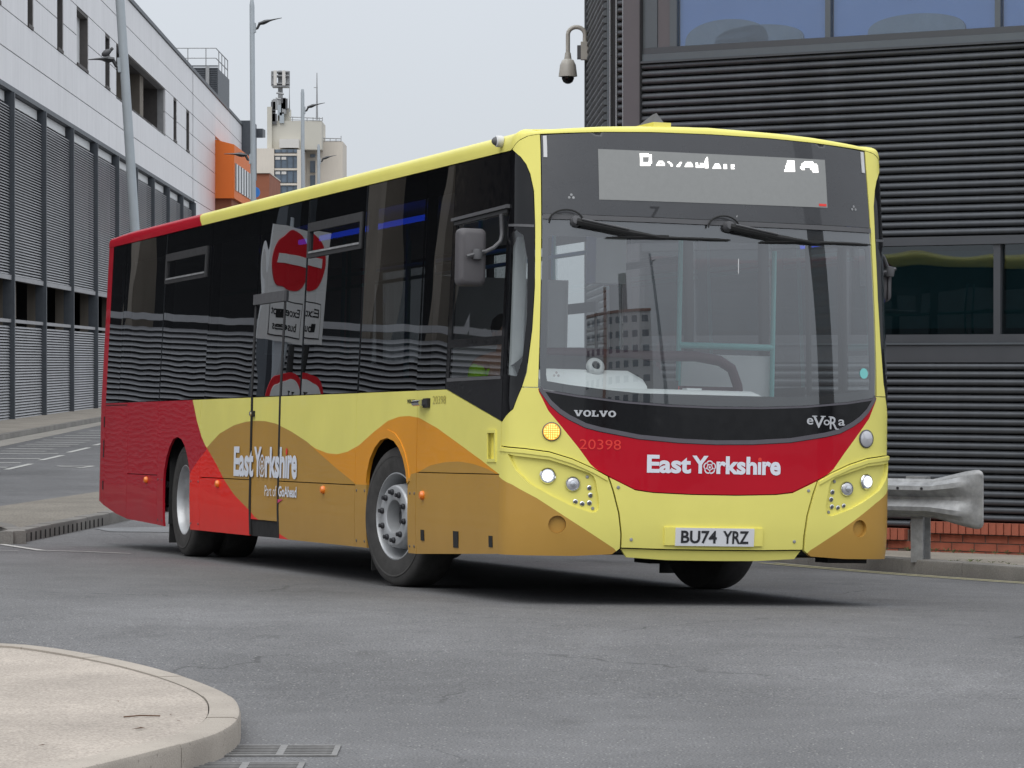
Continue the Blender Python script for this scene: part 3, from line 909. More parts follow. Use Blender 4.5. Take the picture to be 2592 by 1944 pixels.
MB().lathe([(0.0, zz(134)), (.03, zz(134)), (.04, zz(150)), (.062, zz(153)), (.085, zz(165)), (.098, zz(190)), (.10, zz(194)), (.075, zz(195)), (0, zz(195))], 24, T4).build('housing', M['cctv'], cc, smooth=40)
MB().lathe([(.066, zz(195.5)), (.066, zz(200)), (.05, zz(208)), (.025, zz(212)), (0, zz(213))], 24, T4).build('dome', M['black_gloss'], cc, smooth=60)

# ------------------------------------------------------------------ guard rail
gr = tag(empty('guard_rail'), 'galvanised guard rail with flared end standing on the right verge', 'guard rail')
GO = Vector((3.37, 28.66, 0))
def gp(a, out, z): return tuple(GO + FD * a + FN * out + Vector((0, 0, z)))
prof = [(-.155, .0), (-.128, .012), (-.098, .074), (-.070, .080), (-.035, .03), (-.012, .002), (.012, .002), (.035, .03), (.070, .080), (.098, .074), (.128, .012), (.155, 0)]
secs = [(5.0, 1.0, 1.0), (0.9, 1.0, 1.0), (0.0, 1.0, 1.0), (-.16, 1.0, 1.0), (-.26, 1.14, .9), (-.36, 1.3, .72), (-.46, 1.45, .42), (-.54, 1.54, .14), (-.58, 1.55, .0), (-.61, 1.45, 0), (-.622, 1.28, 0)]
zc = 0.378
vs = []
for a, s, b in secs:
    for z, o in prof: vs.append(gp(a, 0.09 + o * b, zc + z * s))
n = len(prof)
fs = [(i * n + k, i * n + k + 1, (i + 1) * n + k + 1, (i + 1) * n + k) for i in range(len(secs) - 1) for k in range(n - 1)]
o = MB().add(vs, fs).build('beam', M['steel'], gr, smooth=24)
md = o.modifiers.new('thick', 'SOLIDIFY')
md.thickness = 0.006
for a in (0.0, 3.2):
    b = g(*gp(a, 0, 0)[:2]) + .10
    mb = MB()
    mb.prism([(a - .055, .07), (a + .055, .07), (a + .055, .062), (a + .004, .062), (a + .004, -.062), (a + .055, -.062), (a + .055, -.07), (a - .055, -.07), (a - .055, -.062), (a - .004, -.062), (a - .004, .062), (a - .055, .062)], b, 0.55, lambda p, q, d: gp(p, q, d))
    mb.build('post', M['steel'], gr)
for a in (-.1, .12):
    MB().lathe([(0, .012), (.011, .012), (.011, 0)], 8, Matrix.Translation(gp(a, .172, .46)) @ Matrix.Rotation(math.atan2(FN.y, FN.x), 4, 'Z') @ Matrix.Rotation(R(90), 4, 'Y')).build('bolt', M['nut'], gr)
MB().prism([(-.09, .535), (.09, .535), (.09, .555), (-.09, .555)], .0, .09, lambda p, z, d: gp(p, d, z)).build('spacer', M['steel'], gr)

# ------------------------------------------------------------------ white and louvred building on the left
cb = tag(empty('car_park_building'), 'long white clad car park with grey louvres and an orange bay', 'building')
def wp(y, out, z): return (wall_x(y) + out, y, z)
def wbox(name, y0, y1, o0, o1, z0, z1, mat, par=cb, bld=True):
    mb = MB().prism([(y0, z0), (y1, z0), (y1, z1), (y0, z1)], o0, o1, lambda y, z, d: wp(y, d, z))
    return mb.build(name, mat, par) if bld else mb
BAY = 7.54
bays = [96.8 + BAY * k for k in range(-9, 10)]       # mullion positions
rows = [9.17, 10.14, 11.20, 12.17, 13.14, 14.14, 15.20]
wins = [(56.0, 57.5), (64.0, 65.5), (71.2, 72.8), (78.9, 80.3), (86.0, 87.5), (93.3, 94.8), (100.7, 102.1), (108.2, 109.9), (113.8, 117.4), (123.1, 124.8), (127.1, 148.7), (153.0, 154.8), (160.3, 162.2)]
Y0, Y1 = 27.0, 202.0
t = NT('white_cladding_fade')
v = t.coord()
sx = t.n('ShaderNodeSeparateXYZ')
t.t.links.new(v, sx.inputs[0])
f = t.rng(t.noise(v, .6, 5, .6), .25, .75, .95, 1.05)
f = t.math('MULTIPLY', f, t.rng(t.noise(t.coord(scale=(1.2, 1.2, .1)), 1.6, 6, .65), .3, .7, .90, 1.02))
fade = t.math('MULTIPLY', t.rng(sx.outputs[1], 166, 180, 0, .75), t.rng(sx.outputs[2], 10.5, 14.5, 1, 0))
cc_ = t.mix(fade, t.scale((.78, .77, .78), f), (.62, .24, .2))
M['white_clad'] = t.done(t.princ(cc_, .4, 0))
edges = [Y0] + bays + [164.0, 171.0, 179.6]
for r in range(len(rows) - 1):
    z0, z1 = rows[r], rows[r + 1]
    cuts = wins if r in (2, 3) else []
    for a, b in zip(edges[:-1], edges[1:]):
        segs = [(a, b)]
        for w0, w1 in cuts:
            ns = []
            for s0, s1 in segs:
                if w1 <= s0 or w0 >= s1: ns.append((s0, s1))
                else:
                    if w0 > s0: ns.append((s0, w0))
                    if w1 < s1: ns.append((w1, s1))
            segs = ns
        for s0, s1 in segs:
            if s1 - s0 > .05: wbox('cladding_panel', s0 + .004, s1 - .004, -.08, 0.0, z0 + .018, z1 - .018, M['white_clad'])
for r in (4, 5):
    for a, b in ((179.6, 187), (187, 194.5), (194.5, 202)): wbox('cladding_panel', a + .004, b - .004, -.08, 0.0, rows[r] + .022, rows[r + 1] - .022, M['white_clad'])
for z0, z1 in ((8.1, 9.17), (7.0, 8.1), (5.9, 7.0), (4.8, 5.9), (3.7, 4.8)):
    wbox('cladding_panel', 164.02, 171.8, -.08, 0.0, z0 + .018, z1 - .018, M['white_clad'])
    wbox('cladding_panel', 171.82, 179.6, -.08, 0.0, z0 + .018, z1 - .018, M['white_clad'])
# backing behind the joints, with openings left for the windows
def back(y0, y1, z0, z1): wbox('backing_wall', y0, y1, -.35, -.082, z0, z1, M['joint_grey'])
back(Y0, Y1, 9.17, 11.2)
back(Y0, Y1, 13.14, 15.2)
prev = Y0
for w0, w1 in wins + [(202.0, 202.0)]:
    if w0 > prev: back(prev, w0, 11.2, 13.14)
    prev = w1
wbox('roof_edge', Y0, Y1, -.5, 0.06, 15.2, 15.36, M['mullion'])
wbox('roof', Y0, Y1, -22, -.5, 15.0, 15.2, M['mullion'])
back(164, 202, -.3, 9.17)
for i, (w0, w1) in enumerate(wins):
    if w1 - w0 > 10: continue
    fr = MB()
    for q in ((w0, w0 + .12, 11.2, 13.14), (w1 - .12, w1, 11.2, 13.14)):
        fr.prism([(q[0], q[2]), (q[1], q[2]), (q[1], q[3]), (q[0], q[3])], -.34, -.02, lambda y, z, d: wp(y, d, z))
    fr.prism([(w0 + .122, 11.2), (w1 - .122, 11.2), (w1 - .122, 11.3), (w0 + .122, 11.3)], -.34, 0.03, lambda y, z, d: wp(y, d, z))
    fr.prism([(w0 + .122, 13.04), (w1 - .122, 13.04), (w1 - .122, 13.14), (w0 + .122, 13.14)], -.34, -.02, lambda y, z, d: wp(y, d, z))
    fo = fr.build('window', M['recess'], cb)
    wbox('pane', w0 + .122, w1 - .122, -.3, -.28, 11.3, 13.04, M['tower_win'] if w1 - w0 < 3 else M['sign_white'], fo)
    if w1 - w0 > 3: wbox('glazing_bar', w0 + 1.2, w0 + 1.4, -.278, -.2, 11.3, 13.04, M['recess'], fo)
# deep open loggia
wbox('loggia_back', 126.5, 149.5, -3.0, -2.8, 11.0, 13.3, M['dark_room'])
wbox('loggia_floor', 127.1, 148.7, -2.8, -.0, 11.12, 11.2, M['recess'])
wbox('loggia_ceiling', 127.1, 148.7, -2.8, -.36, 13.14, 13.2, M['recess'])
for a in (134.3, 141.0): wbox('pier', a, a + 1.6, -2.0, -.4, 11.2, 13.14, M['beige_col'])
wbox('loggia_side', 148.7, 148.9, -2.8, -.36, 11.2, 13.14, M['recess'])
for k in range(5): wbox('shutter_slat', 143.6, 148.2, -2.7, -2.6, 11.4 + k * .33, 11.55 + k * .33, M['louvre_grey'])
# bays of louvres, mullions, pale clerestory panels and the open parking level
def louvre_bay(y0, y1, z0, z1, pitch=.08):
    mb = MB()
    n = int((z1 - z0) / pitch)
    for k in range(n):
        z = z0 + k * pitch
        mb.add([wp(y0, .0, z), wp(y1, .0, z), wp(y1, -.045, z + .052), wp(y0, -.045, z + .052), wp(y1, -.05, z + .004), wp(y0, -.05, z + .004)], [(0, 1, 2, 3), (0, 5, 4, 1)])
    o = mb.build('louvre_slats', M['louvre_grey'], cb)
    o['kind'] = 'stuff'
    return o
all_y = [Y0] + bays + [164.0]
ground_z = -.24
for a, b in zip(all_y[:-1], all_y[1:]):
    tall = b < 80                                # nearer the camera the open level is taller
    louvre_bay(a + .1, b - .1, ground_z + .12, 2.58)
    wbox('top_rail', a + .1, b - .1, -.05, .03, 2.585, 2.68, M['louvre_grey'])
    if not tall:
        louvre_bay(a + .1, b - .1, 3.92, 8.68)
        wbox('bottom_rail', a + .1, b - .1, -.05, .04, 3.77, 3.90, M['louvre_grey'])
        wbox('clerestory_panel', a + 1.25, b - .25, -.20, -.14, 8.72, 9.0, M['sign_white'])
    wbox('top_beam', a, b, -.2, .05, 9.02, 9.16, M['mullion'])
    for k in (0.18,):
        yy = a + (b - a) * k
        if not tall: wbox('concrete_column', yy + .9, yy + 3.0, -.75, -.4, 2.3, 4.2, M['beige_col'])
for a, b in ((42.0, 42.55), (40.65, 40.9), (48.4, 48.65)): wbox('concrete_column', a, b, -.6, -.3, 2.3, 9.0, M['beige_col'])
wbox('louvre_backing', 80.0, 164, -.30, -.22, 3.8, 8.7, M['clad_dark'])
wbox('louvre_backing', Y0, 164, -.30, -.22, ground_z - .05, 2.5, M['louvre_back'])
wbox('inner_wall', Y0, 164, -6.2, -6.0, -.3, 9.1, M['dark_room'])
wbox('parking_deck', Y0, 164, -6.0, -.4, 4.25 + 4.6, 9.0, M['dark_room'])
for y in bays + [164.0]: wbox('mullion', y - .07, y + .07, -.21, .12, ground_z - .1, 9.0, M['mullion'])
# orange bay
ox = wall_x(180)
MB().add([(ox - .2, 180, 9.95), (ox + .96, 180, 9.95), (ox + .95, 192, 9.95), (ox - .2, 192, 9.95),
          (ox - .2, 180, 13.03), (ox + .96, 180, 12.73), (ox + .95, 192, 12.73), (ox - .2, 192, 13.03)],
         [(0, 1, 5, 4), (1, 2, 6, 5), (2, 3, 7, 6), (4, 5, 6, 7), (3, 2, 1, 0)]).build('orange_bay', M['orange'], cb)
MB().box(ox - .3, ox + .8, 180.3, 192, 9.2, 9.94).build('bay_soffit', M['brown_brick'], cb)
wf = MB().box(ox + .97, ox + .99, 180.5, 191.6, 10.4, 11.8).build('ribbon_window', M['sign_white'], cb)
for k in range(7): MB().box(ox + .992, ox + 1.02, 180.5 + k * 1.8, 180.82 + k * 1.8, 10.41, 11.79).build('window_bar', M['mullion'], wf)
wbox('end_wall', 192.2, 196, -8, 1.0, -.3, 12.2, M['mullion'])
wbox('end_wall', 202.05, 206, -8, .65, 12.21, 15.5, M['mullion'])
MB().prism([(206.1, 15.3), (209, 15.4), (209, 14.95), (206.1, 14.75)], -3, 1.0, lambda y, z, d: wp(y, d, z)).build('roof_canopy', M['mullion'], cb)
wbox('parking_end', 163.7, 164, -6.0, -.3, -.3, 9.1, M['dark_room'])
# roof plant enclosure with hand rail
pl = tag(empty('roof_plant_room'), 'dark louvred plant enclosure with hand rail on the white building roof', 'plant room')
px0, px1, pz0, pz1, pyy = -17.9, -16.25, 15.2, 17.7, 192.0
MB().box(px0 - 4, px1, pyy, pyy + 8, pz0, pz1).build('enclosure', M['mullion'], pl)
for k in range(22): MB().box(px0 - 4, px1 + .03, pyy - .06, pyy - .01, pz0 + .05 + k * .12, pz0 + .12 + k * .12).build('louvre_slat', M['louvre_dark'], pl)
MB().box(px0 + 1.0, px0 + 1.2, pyy - .15, pyy - .07, pz0, pz1 + .1).build('downpipe', M['steel'], pl)
for x in np.arange(px0 - 4, px1 + .01, 1.0): MB().tube([(x, pyy + .1, pz1), (x, pyy + .1, pz1 + 1.1)], .03, 6).build('rail_post', M['steel'], pl)
for y in np.arange(pyy + 2, pyy + 8.5, 2.0): MB().tube([(px1 - .1, y, pz1), (px1 - .1, y, pz1 + 1.1)], .03, 6).build('rail_post', M['steel'], pl)
for z in (.55, 1.1): MB().tube([(px0 - 4, pyy + .1, pz1 + z), (px1 - .1, pyy + .1, pz1 + z), (px1 - .1, pyy + 8, pz1 + z)], .028, 6).build('hand_rail', M['steel'], pl)

# ------------------------------------------------------------------ far tower block
TY = 780.0
tx = lambda p: (p - 1296) / 8800.3 * TY
tz = lambda p: 1.5 + (915 - p) / 8800.3 * TY
tw = tag(empty('tower_block'), 'beige concrete tower block far behind with roof antennas', 'tower')
def tbox(name, x0, x1, y0, y1, z0, z1, mat, par=tw): return MB().box(tx(x0), tx(x1), TY + y0, TY + y1, z0, z1).build(name, mat, par)
tbox('west_wing', 620, 694, 0, 14, 0, tz(376), M['tower'])
tbox('window_bay', 694.2, 752, 1.2, 14, 0, tz(377), M['tower'])
tbox('corner_wing', 752.2, 768, 0.0, 16, 0, tz(379), M['tower'])
tbox('rear_wing', 768.2, 862, 10, 26, 0, tz(351), M['tower'])
MB().add([(tx(862), TY + 10, 0), (tx(867), TY + 20, 0), (tx(867), TY + 20, tz(356)), (tx(862), TY + 10, tz(351))], [(0, 1, 2, 3)]).build('rear_wing_side', M['tower'], tw)
tbox('rooftop_block', 684, 812, 4, 20, tz(376), tz(303), M['tower_dark'])
tbox('stair_fin', 674, 686, 3, 12, tz(380), tz(268), M['tower_dark'])
tbox('tank_room', 699, 729, 5, 12, tz(304), tz(270), M['tower_dark'])
tbox('plant_panel', 707, 756, .5, 4, tz(374), tz(352), M['tower_white'])
for i, (y0, y1) in enumerate(((378, 386), (395, 425), (432, 462), (470, 500), (507, 537), (545, 575))):
    w = tbox('window', 694.5, 758, .6, 1.19, tz(y1), tz(y0), M['tower_win'])
    for k in range(5): tbox('frame_post', 695 + k * 15.4, 696.5 + k * 15.4, .4, .59, tz(y1), tz(y0), M['mullion'], w)
    if i: tbox('spandrel', 694.3, 758, .3, 1.1, tz(y0 - 1), tz(y0 - 6), M['tower'])
    for k, q in ((1, .4), (0, .75)): 
        if i in (1, 2): tbox('blind', 697 + k * 15.4, 709 + k * 15.4, .45, .58, tz(y0 + 9), tz(y0 + 2), M['tower_white'], w)
    tbox('side_window', 779, 792, 9.6, 9.98, tz(y1 + 6), tz(y0 + 6), M['tower_win'])
tbox('side_fin', 792.5, 803, 9.2, 9.98, 0, tz(400), M['tower'])
def trail(pts, r=.12, name='roof_rail', mat=M['steel']): MB().tube([(tx(a), TY + d, tz(b)) for a, b, d in pts], r, 5).build(name, mat, tw)
trail([(729, 293, 4), (814, 297, 4)]); trail([(729, 300, 4), (814, 303, 4)], .08)
for a in (738, 760, 775, 790, 806, 814): trail([(a, 294, 4), (a, 304, 4)], .08, 'rail_post')
trail([(812, 343, 10), (858, 344, 10)]); trail([(812, 350, 10), (858, 350, 10)], .08)
for a in (815, 830, 845, 858): trail([(a, 337 if a == 858 else 343, 10), (a, 352, 10)], .08, 'rail_post')
# antenna mast on the roof
am = tag(empty('antenna_mast'), 'phone antenna mast with ring of panels on the tower block roof', 'antenna')
def atube(a, b, c, d, r, name, mat=M['steel'], y=8): return MB().tube([(tx(a), TY + y, tz(b)), (tx(c), TY + y, tz(d))], r, 8).build(name, mat, am)
atube(704, 270, 704, 172, .55, 'mast')
for k, (dx, dy) in enumerate(((-19, -1), (-11, -3), (11, -3), (21, -1), (-15, 2), (16, 2))):
    MB().box(tx(704 + dx) - .35, tx(704 + dx) + .35, TY + 8 + dy - .2, TY + 8 + dy + .2, tz(212), tz(174)).build('antenna_panel', M['tower_white'] if abs(dx) < 18 else M['steel'], am)
for b in (176, 186, 206, 213): MB().box(tx(684), tx(727), TY + 6, TY + 10, tz(b) - .16, tz(b) + .16).build('mast_ring', M['steel'], am)
for k in range(9):
    a, b = random.uniform(687, 722), random.uniform(248, 300)
    MB().box(tx(a) - .5, tx(a) + .5, TY + 3.5, TY + 4.5, tz(b) - 1.2, tz(b) + 1.2).build('equipment_box', random.choice([M['steel'], M['pole'], M['plastic_grey']]), am)
for (a, b, c, d, r) in ((688, 250, 690, 300, .3), (712, 250, 713, 290, .3), (720, 252, 719, 285, .3), (695, 246, 718, 250, .25), (697, 232, 716, 235, .22)): atube(a, b, c, d, r, 'mast_strut', M['steel'], 4)
for a, top, bot, r, lb in ((730, 214, 280, .1, 'thin whip aerial beside the phone mast on the tower block'), (800, 181, 300, .16, 'tall thin aerial with cross arm near the right roof edge of the tower block')):
    wa = tag(empty('whip_aerial'), lb, 'aerial', 'thin aerials on the tower block')
    MB().tube([(tx(a), TY + 4, tz(bot)), (tx(a), TY + 4, tz(top))], [r * 1.8, r * .6], 6).build('rod', M['steel'], wa)
    if a == 800: MB().tube([(tx(a - 8), TY + 4, tz(218)), (tx(a + 2), TY + 4, tz(219))], .1, 5).build('cross_arm', M['steel'], wa)
bb = tag(empty('brick_block'), 'low orange brown brick building in front of the tower block', 'building')
MB().box((646 - 1296) / 8800.3 * 420, (682 - 1296) / 8800.3 * 420, 420, 440, 0, 1.5 + (915 - 439) / 8800.3 * 420).build('brick_wall', M['brown_brick'], bb)
MB().box((645 - 1296) / 8800.3 * 420, (683 - 1296) / 8800.3 * 420, 419.7, 440, 1.5 + (915 - 438.8) / 8800.3 * 420, 1.5 + (915 - 436) / 8800.3 * 420).build('coping', M['tower'], bb)
bs = tag(empty('blue_sign'), 'blue roadside sign half hidden behind the second lamp post', 'sign')
MB().lathe([(0, 0), (.115, 0), (.115, .04), (0, .04)], 24, Matrix.Translation(((648 - 1296) / 8800.3 * 95, 95.0, 1.5 + (915 - 487) / 8800.3 * 95)) @ Matrix.Rotation(R(90), 4, 'X') @ Matrix.Scale(1.25, 4, (0, 1, 0))).build('sign_plate', M['sign_blue'], bs)
MB().tube([((646 - 1296) / 8800.3 * 95, 95.15, -.25), ((646 - 1296) / 8800.3 * 95, 95.15, 5.95)], .04, 8).build('sign_post', M['pole'], bs)

# ------------------------------------------------------------------ street lamps
def lamp(x, y, h, rad, lean, up, low, label, low_len=.52):
    r = tag(empty('street_lamp', (x, y, g(x, y))), label, 'street lamp', 'street lamps along the far carriageway')
    r.rotation_euler = (0, -lean, 0)
    MB().tube([(0, 0, 0), (0, 0, h * .5), (0, 0, h - .12), (0, 0, h)], [rad * 1.05, rad, rad * .92, rad * .6], 16).build('pole', M['pole'], r, smooth=40)
    MB().tube([(0, 0, 0.004), (0, 0, 1.2)], [rad * 1.5, rad * 1.45], 16).build('pole_base', M['pole'], r, smooth=40)
    def head(z, s, tilt, L):
        hb = MB()
        n = 9
        secs = []
        for k in range(n):
            q = k / (n - 1)
            w = .015 + .07 * math.sin(math.pi * min(1, q * 1.0 + .08)) ** .8
            secs.append((s * (.14 + L * q), w, z + tilt * L * q + .012 * math.sin(q * 3.14), (.03 * (1 - q) + .008 + .030 * math.exp(-((q - .28) / .16) ** 2))))
        vs = []
        for x_, w, z_, th in secs: vs += [(x_, -w, z_), (x_, 0, z_ + th * .8), (x_, w, z_), (x_, 0, z_ - th)]
        fs = [(i * 4 + j, i * 4 + (j + 1) % 4, i * 4 + 4 + (j + 1) % 4, i * 4 + 4 + j) for i in range(n - 1) for j in range(4)] + [(0, 1, 2, 3), (4 * n - 4, 4 * n - 3, 4 * n - 2, 4 * n - 1)]
        l = hb.add(vs, fs).build('lamp_head', M['lamp_dark'], r, smooth=60)
        MB().tube([(s * rad * .6, 0, z - .12), (s * .12, 0, z - .1), (s * .17, 0, z + .0)], .03, 8).build('bracket', M['lamp_dark'], l)
        MB().box(min(s * rad * .3, s * (rad + .025)), max(s * rad * .3, s * (rad + .025)), -.05, .05, z - .2, z + .02).build('clamp', M['pole'], l)
    if up: head(up, 1, .25, .54)
    if low: head(low, -1, .06, low_len)
    return r
lamp((382 - 1296) / 8800.3 * 53, 53, 10.0, .072, R(3.7), 9.45, 6.35, 'leaning grey lamp post nearest the camera in front of the louvred building', .40)
lamp((645 - 1296) / 8800.3 * 79.6, 79.6, 10.0, .062, R(0.35), 9.45, 6.45, 'tall lamp post beside the orange bay with heads on both sides')
lamp((769 - 1296) / 8800.3 * 105.7, 105.7, 10.0, .06, R(0.2), 9.45, 0, 'lamp post in front of the tower block windows')
lamp((809 - 1296) / 8800.3 * 132.5, 132.5, 10.0, .06, R(0.2), 9.45, 0, 'farthest lamp post at the right side of the tower block')
# bird on the first lamp's arm
bd = MB().lathe([(0, -.09), (.03, -.07), (.05, -.02), (.045, .03), (.02, .08), (0, .1)], 10, Matrix.Translation((-6.17, 52.95, 6.20)) @ Matrix.Rotation(R(60), 4, 'Y'))
bd.lathe([(0, -.03), (.026, -.01), (.026, .015), (0, .035)], 8, Matrix.Translation((-6.09, 52.95, 6.255)))
tag(bd.build('pigeon', M['plastic_grey'], smooth=60), 'small grey pigeon perched on the left arm of the leaning lamp', 'bird')

# ------------------------------------------------------------------ road signs off to the left (seen mirrored in the bus windows)
sg = tag(empty('no_entry_sign', (-10.6, 40.0, g(-10.6, 40.0))), 'no entry sign with except buses plate on a post by the louvred wall', 'sign')
sg.rotation_euler = (0, 0, R(-15))
sg.scale = (.92, .92, .98)
def disc(r, th, y, z, mat, name, par, n=40): return MB().lathe([(0, 0), (r, 0), (r, th), (0, th)], n, Matrix.Translation((0, y, z)) @ Matrix.Rotation(R(90), 4, 'X')).build(name, mat, par)
MB().tube([(0, .06, 0), (0, .06, 4.05)], .045, 10).build('post', M['pole'], sg)
MB().box(-.42, .42, 0.0, .02, 2.50, 3.93).build('backing_board', M['sign_white'], sg)
d_ = disc(.375, .01, 0.0, 3.52, M['sign_red'], 'red_disc', sg)
MB().box(-.30, .30, -.016, -.011, 3.46, 3.58).build('white_bar', M['sign_white'], d_)
pl_ = MB().box(-.30, .30, -.006, -.001, 2.56, 3.02).build('plate', M['sign_black'], sg)
MB().box(-.285, .285, -.010, -.0062, 2.575, 3.005).build('plate_face', M['sign_white'], pl_)
def flat_text(body, x0, x1, z0, z1, y, mat, par, name='lettering', bold=0.0):
    vs, fs, _ = text2d(body, bold)
    MB().add([(x0 + (x1 - x0) * a, y, z0 + (z1 - z0) * b) for a, b in vs], fs).build(name, mat, par)
flat_text('Except', -.24, .24, 2.795, 2.94, -.013, M['sign_black'], pl_, bold=.02)
flat_text('buses', -.19, .19, 2.64, 2.75, -.013, M['sign_black'], pl_, bold=.02)
cs = tag(empty('cycle_sign', (-10.35, 39.4, g(-10.35, 39.4))), 'round red bordered sign with a bicycle on a short post by the louvred wall', 'sign')
cs.rotation_euler = (0, 0, R(-12))
MB().tube([(0, .06, 0), (0, .06, 2.4)], .055, 10).build('post', M['sign_black'], cs)
d_ = disc(.36, .012, .012, 1.72, M['sign_red'], 'red_ring', cs)
disc(.28, .012, -.004, 1.72, M['sign_white'], 'white_face', d_)
mb = MB()
for cx in (-.12, .12):
    ring = [(cx + .075 * math.cos(a_), -.022, 1.65 + .075 * math.sin(a_)) for a_ in np.linspace(0, 2 * math.pi, 25)]
    mb.tube(ring, .008, 5)
for p, q in (((-.12, 1.08), (-.04, 1.22)), ((-.04, 1.22), (.09, 1.22)), ((.12, 1.08), (.08, 1.26)), ((-.12, 1.08), (.01, 1.08)), ((.01, 1.08), (.09, 1.22)), ((.01, 1.08), (-.05, 1.26)), ((-.08, 1.265), (-.02, 1.265)), ((.05, 1.27), (.10, 1.27))):
    mb.tube([(p[0], -.022, p[1] + .57), (q[0], -.022, q[1] + .57)], .008, 5)
mb.build('bicycle_symbol', M['sign_black'], d_)

# ------------------------------------------------------------------ buildings behind the camera (mirrored in the windscreen)
def rear_block(name, label, cat, c, w, d, h, rz, wall, win, nx, nz, extra=None):
    r = tag(empty(name, (c[0], c[1], 0), rz), label, cat)
    MB().box(-w / 2, w / 2, -d / 2, d / 2, 0, h).build('wall', wall, r)
    wm = MB().box(-w / nx * .27, w / nx * .27, -.06, .0, 0, h / nz * .45).mesh('window', win)
    for i in range(nx):
        for k in range(nz):
            o = link_mesh('window', wm, r)
            o.location = (-w / 2 + w / nx * (i + .5), d / 2 + .05, h / nz * (k + .3))
    return r

rear_block('apartment_block', 'pale mid rise block of flats with red stair tower behind the camera', 'building', (55, -75), 27, 14, 22, R(29), M['sign_white'], M['tower_win'], 9, 8)
rear_block('high_rise_block', 'tall dark tower of flats standing behind the camera', 'building', (148, -84), 14, 14, 90, R(54.5), M['mullion'], M['recess'], 5, 24)
ap = [o for o in bpy.data.objects if o.name == 'apartment_block'][0]
MB().box(-3.2, -1.8, 7.15, 8, 0, 27).build('stair_tower', M['brown_brick'], ap)
MB().box(4, 7, 1, 5, 22, 30).build('tank_room', M['mullion'], ap)
MB().box(-13.6, 13.6, -7.1, 7.3, 22.02, 22.5).build('roof_edge', M['brown_brick'], ap)
lamp(26.1, -10.5, 14.0, .13, R(4), 13.4, 0, 'tall lamp post behind the camera mirrored in the middle of the windscreen')
lamp(10.2, -28.0, 15.0, .10, R(0), 14.4, 0, 'lamp post behind the camera mirrored at the driver side of the windscreen')

# ------------------------------------------------------------------ THE BUS
# body surface unrolled: s = distance round the plan outline from the centre of the nose (negative = driver's side), v = height
BW, BD, BN, BL = 1.275, .36, 3.2, 12.36
_th = np.linspace(0, math.pi / 2, 3001)
_px = BW * np.sin(_th) ** (2 / BN)
_py = BD * (1 - np.cos(_th) ** (2 / BN))
_sl = np.concatenate([[0], np.cumsum(np.hypot(np.diff(_px), np.diff(_py)))])
S1 = float(_sl[-1])
SR = S1 + (BL - .15 - BD)
SCN = SR + math.pi / 2 * .15
def outline(t):
    if t <= S1: return float(np.interp(t, _sl, _px)), float(np.interp(t, _sl, _py))
    if t <= SR: return BW, BD + t - S1
    if t <= SCN:
        a = (t - SR) / .15
        return BW - .15 + .15 * math.cos(a), BL - .15 + .15 * math.sin(a)
    return max(0, BW - .15 - (t - SCN)), BL
def S(s, v, off=0.0):
    t = abs(s)
    sg = 1 if s >= 0 else -1
    x, y = outline(t)
    x1, y1 = outline(max(0, t - 2e-3))
    x2, y2 = outline(t + 2e-3)
    l = math.hypot(x2 - x1, y2 - y1) or 1
    nx, ny = (y2 - y1) / l, -(x2 - x1) / l
    wf = 1 - smooth01(.75 * S1, S1 + .25, t)
    rake = max(0, v - 1.2) ** 2 * .06 + max(0, .5 - v) ** 2 * .45
    tum = .045 * min(1, max(0, (v - 1.3) / 1.5)) + max(0, .45 - v) ** 2 * .25
    x, y = x + nx * off, y + ny * off + rake * wf
    return (sg * x * (1 - tum / BW), y, v)

bus = tag(empty('bus'), 'yellow, red and tan single decker bus turning on the grey road', 'bus')
yaw, pit, rol = .3248, -.02, .0282
bus.matrix_world = Matrix.Translation((1.2324, 21.3583, -.0063)) @ Matrix.Rotation(yaw, 4, 'Z') @ Matrix.Rotation(pit, 4, 'X') @ Matrix.Rotation(rol, 4, 'Y')

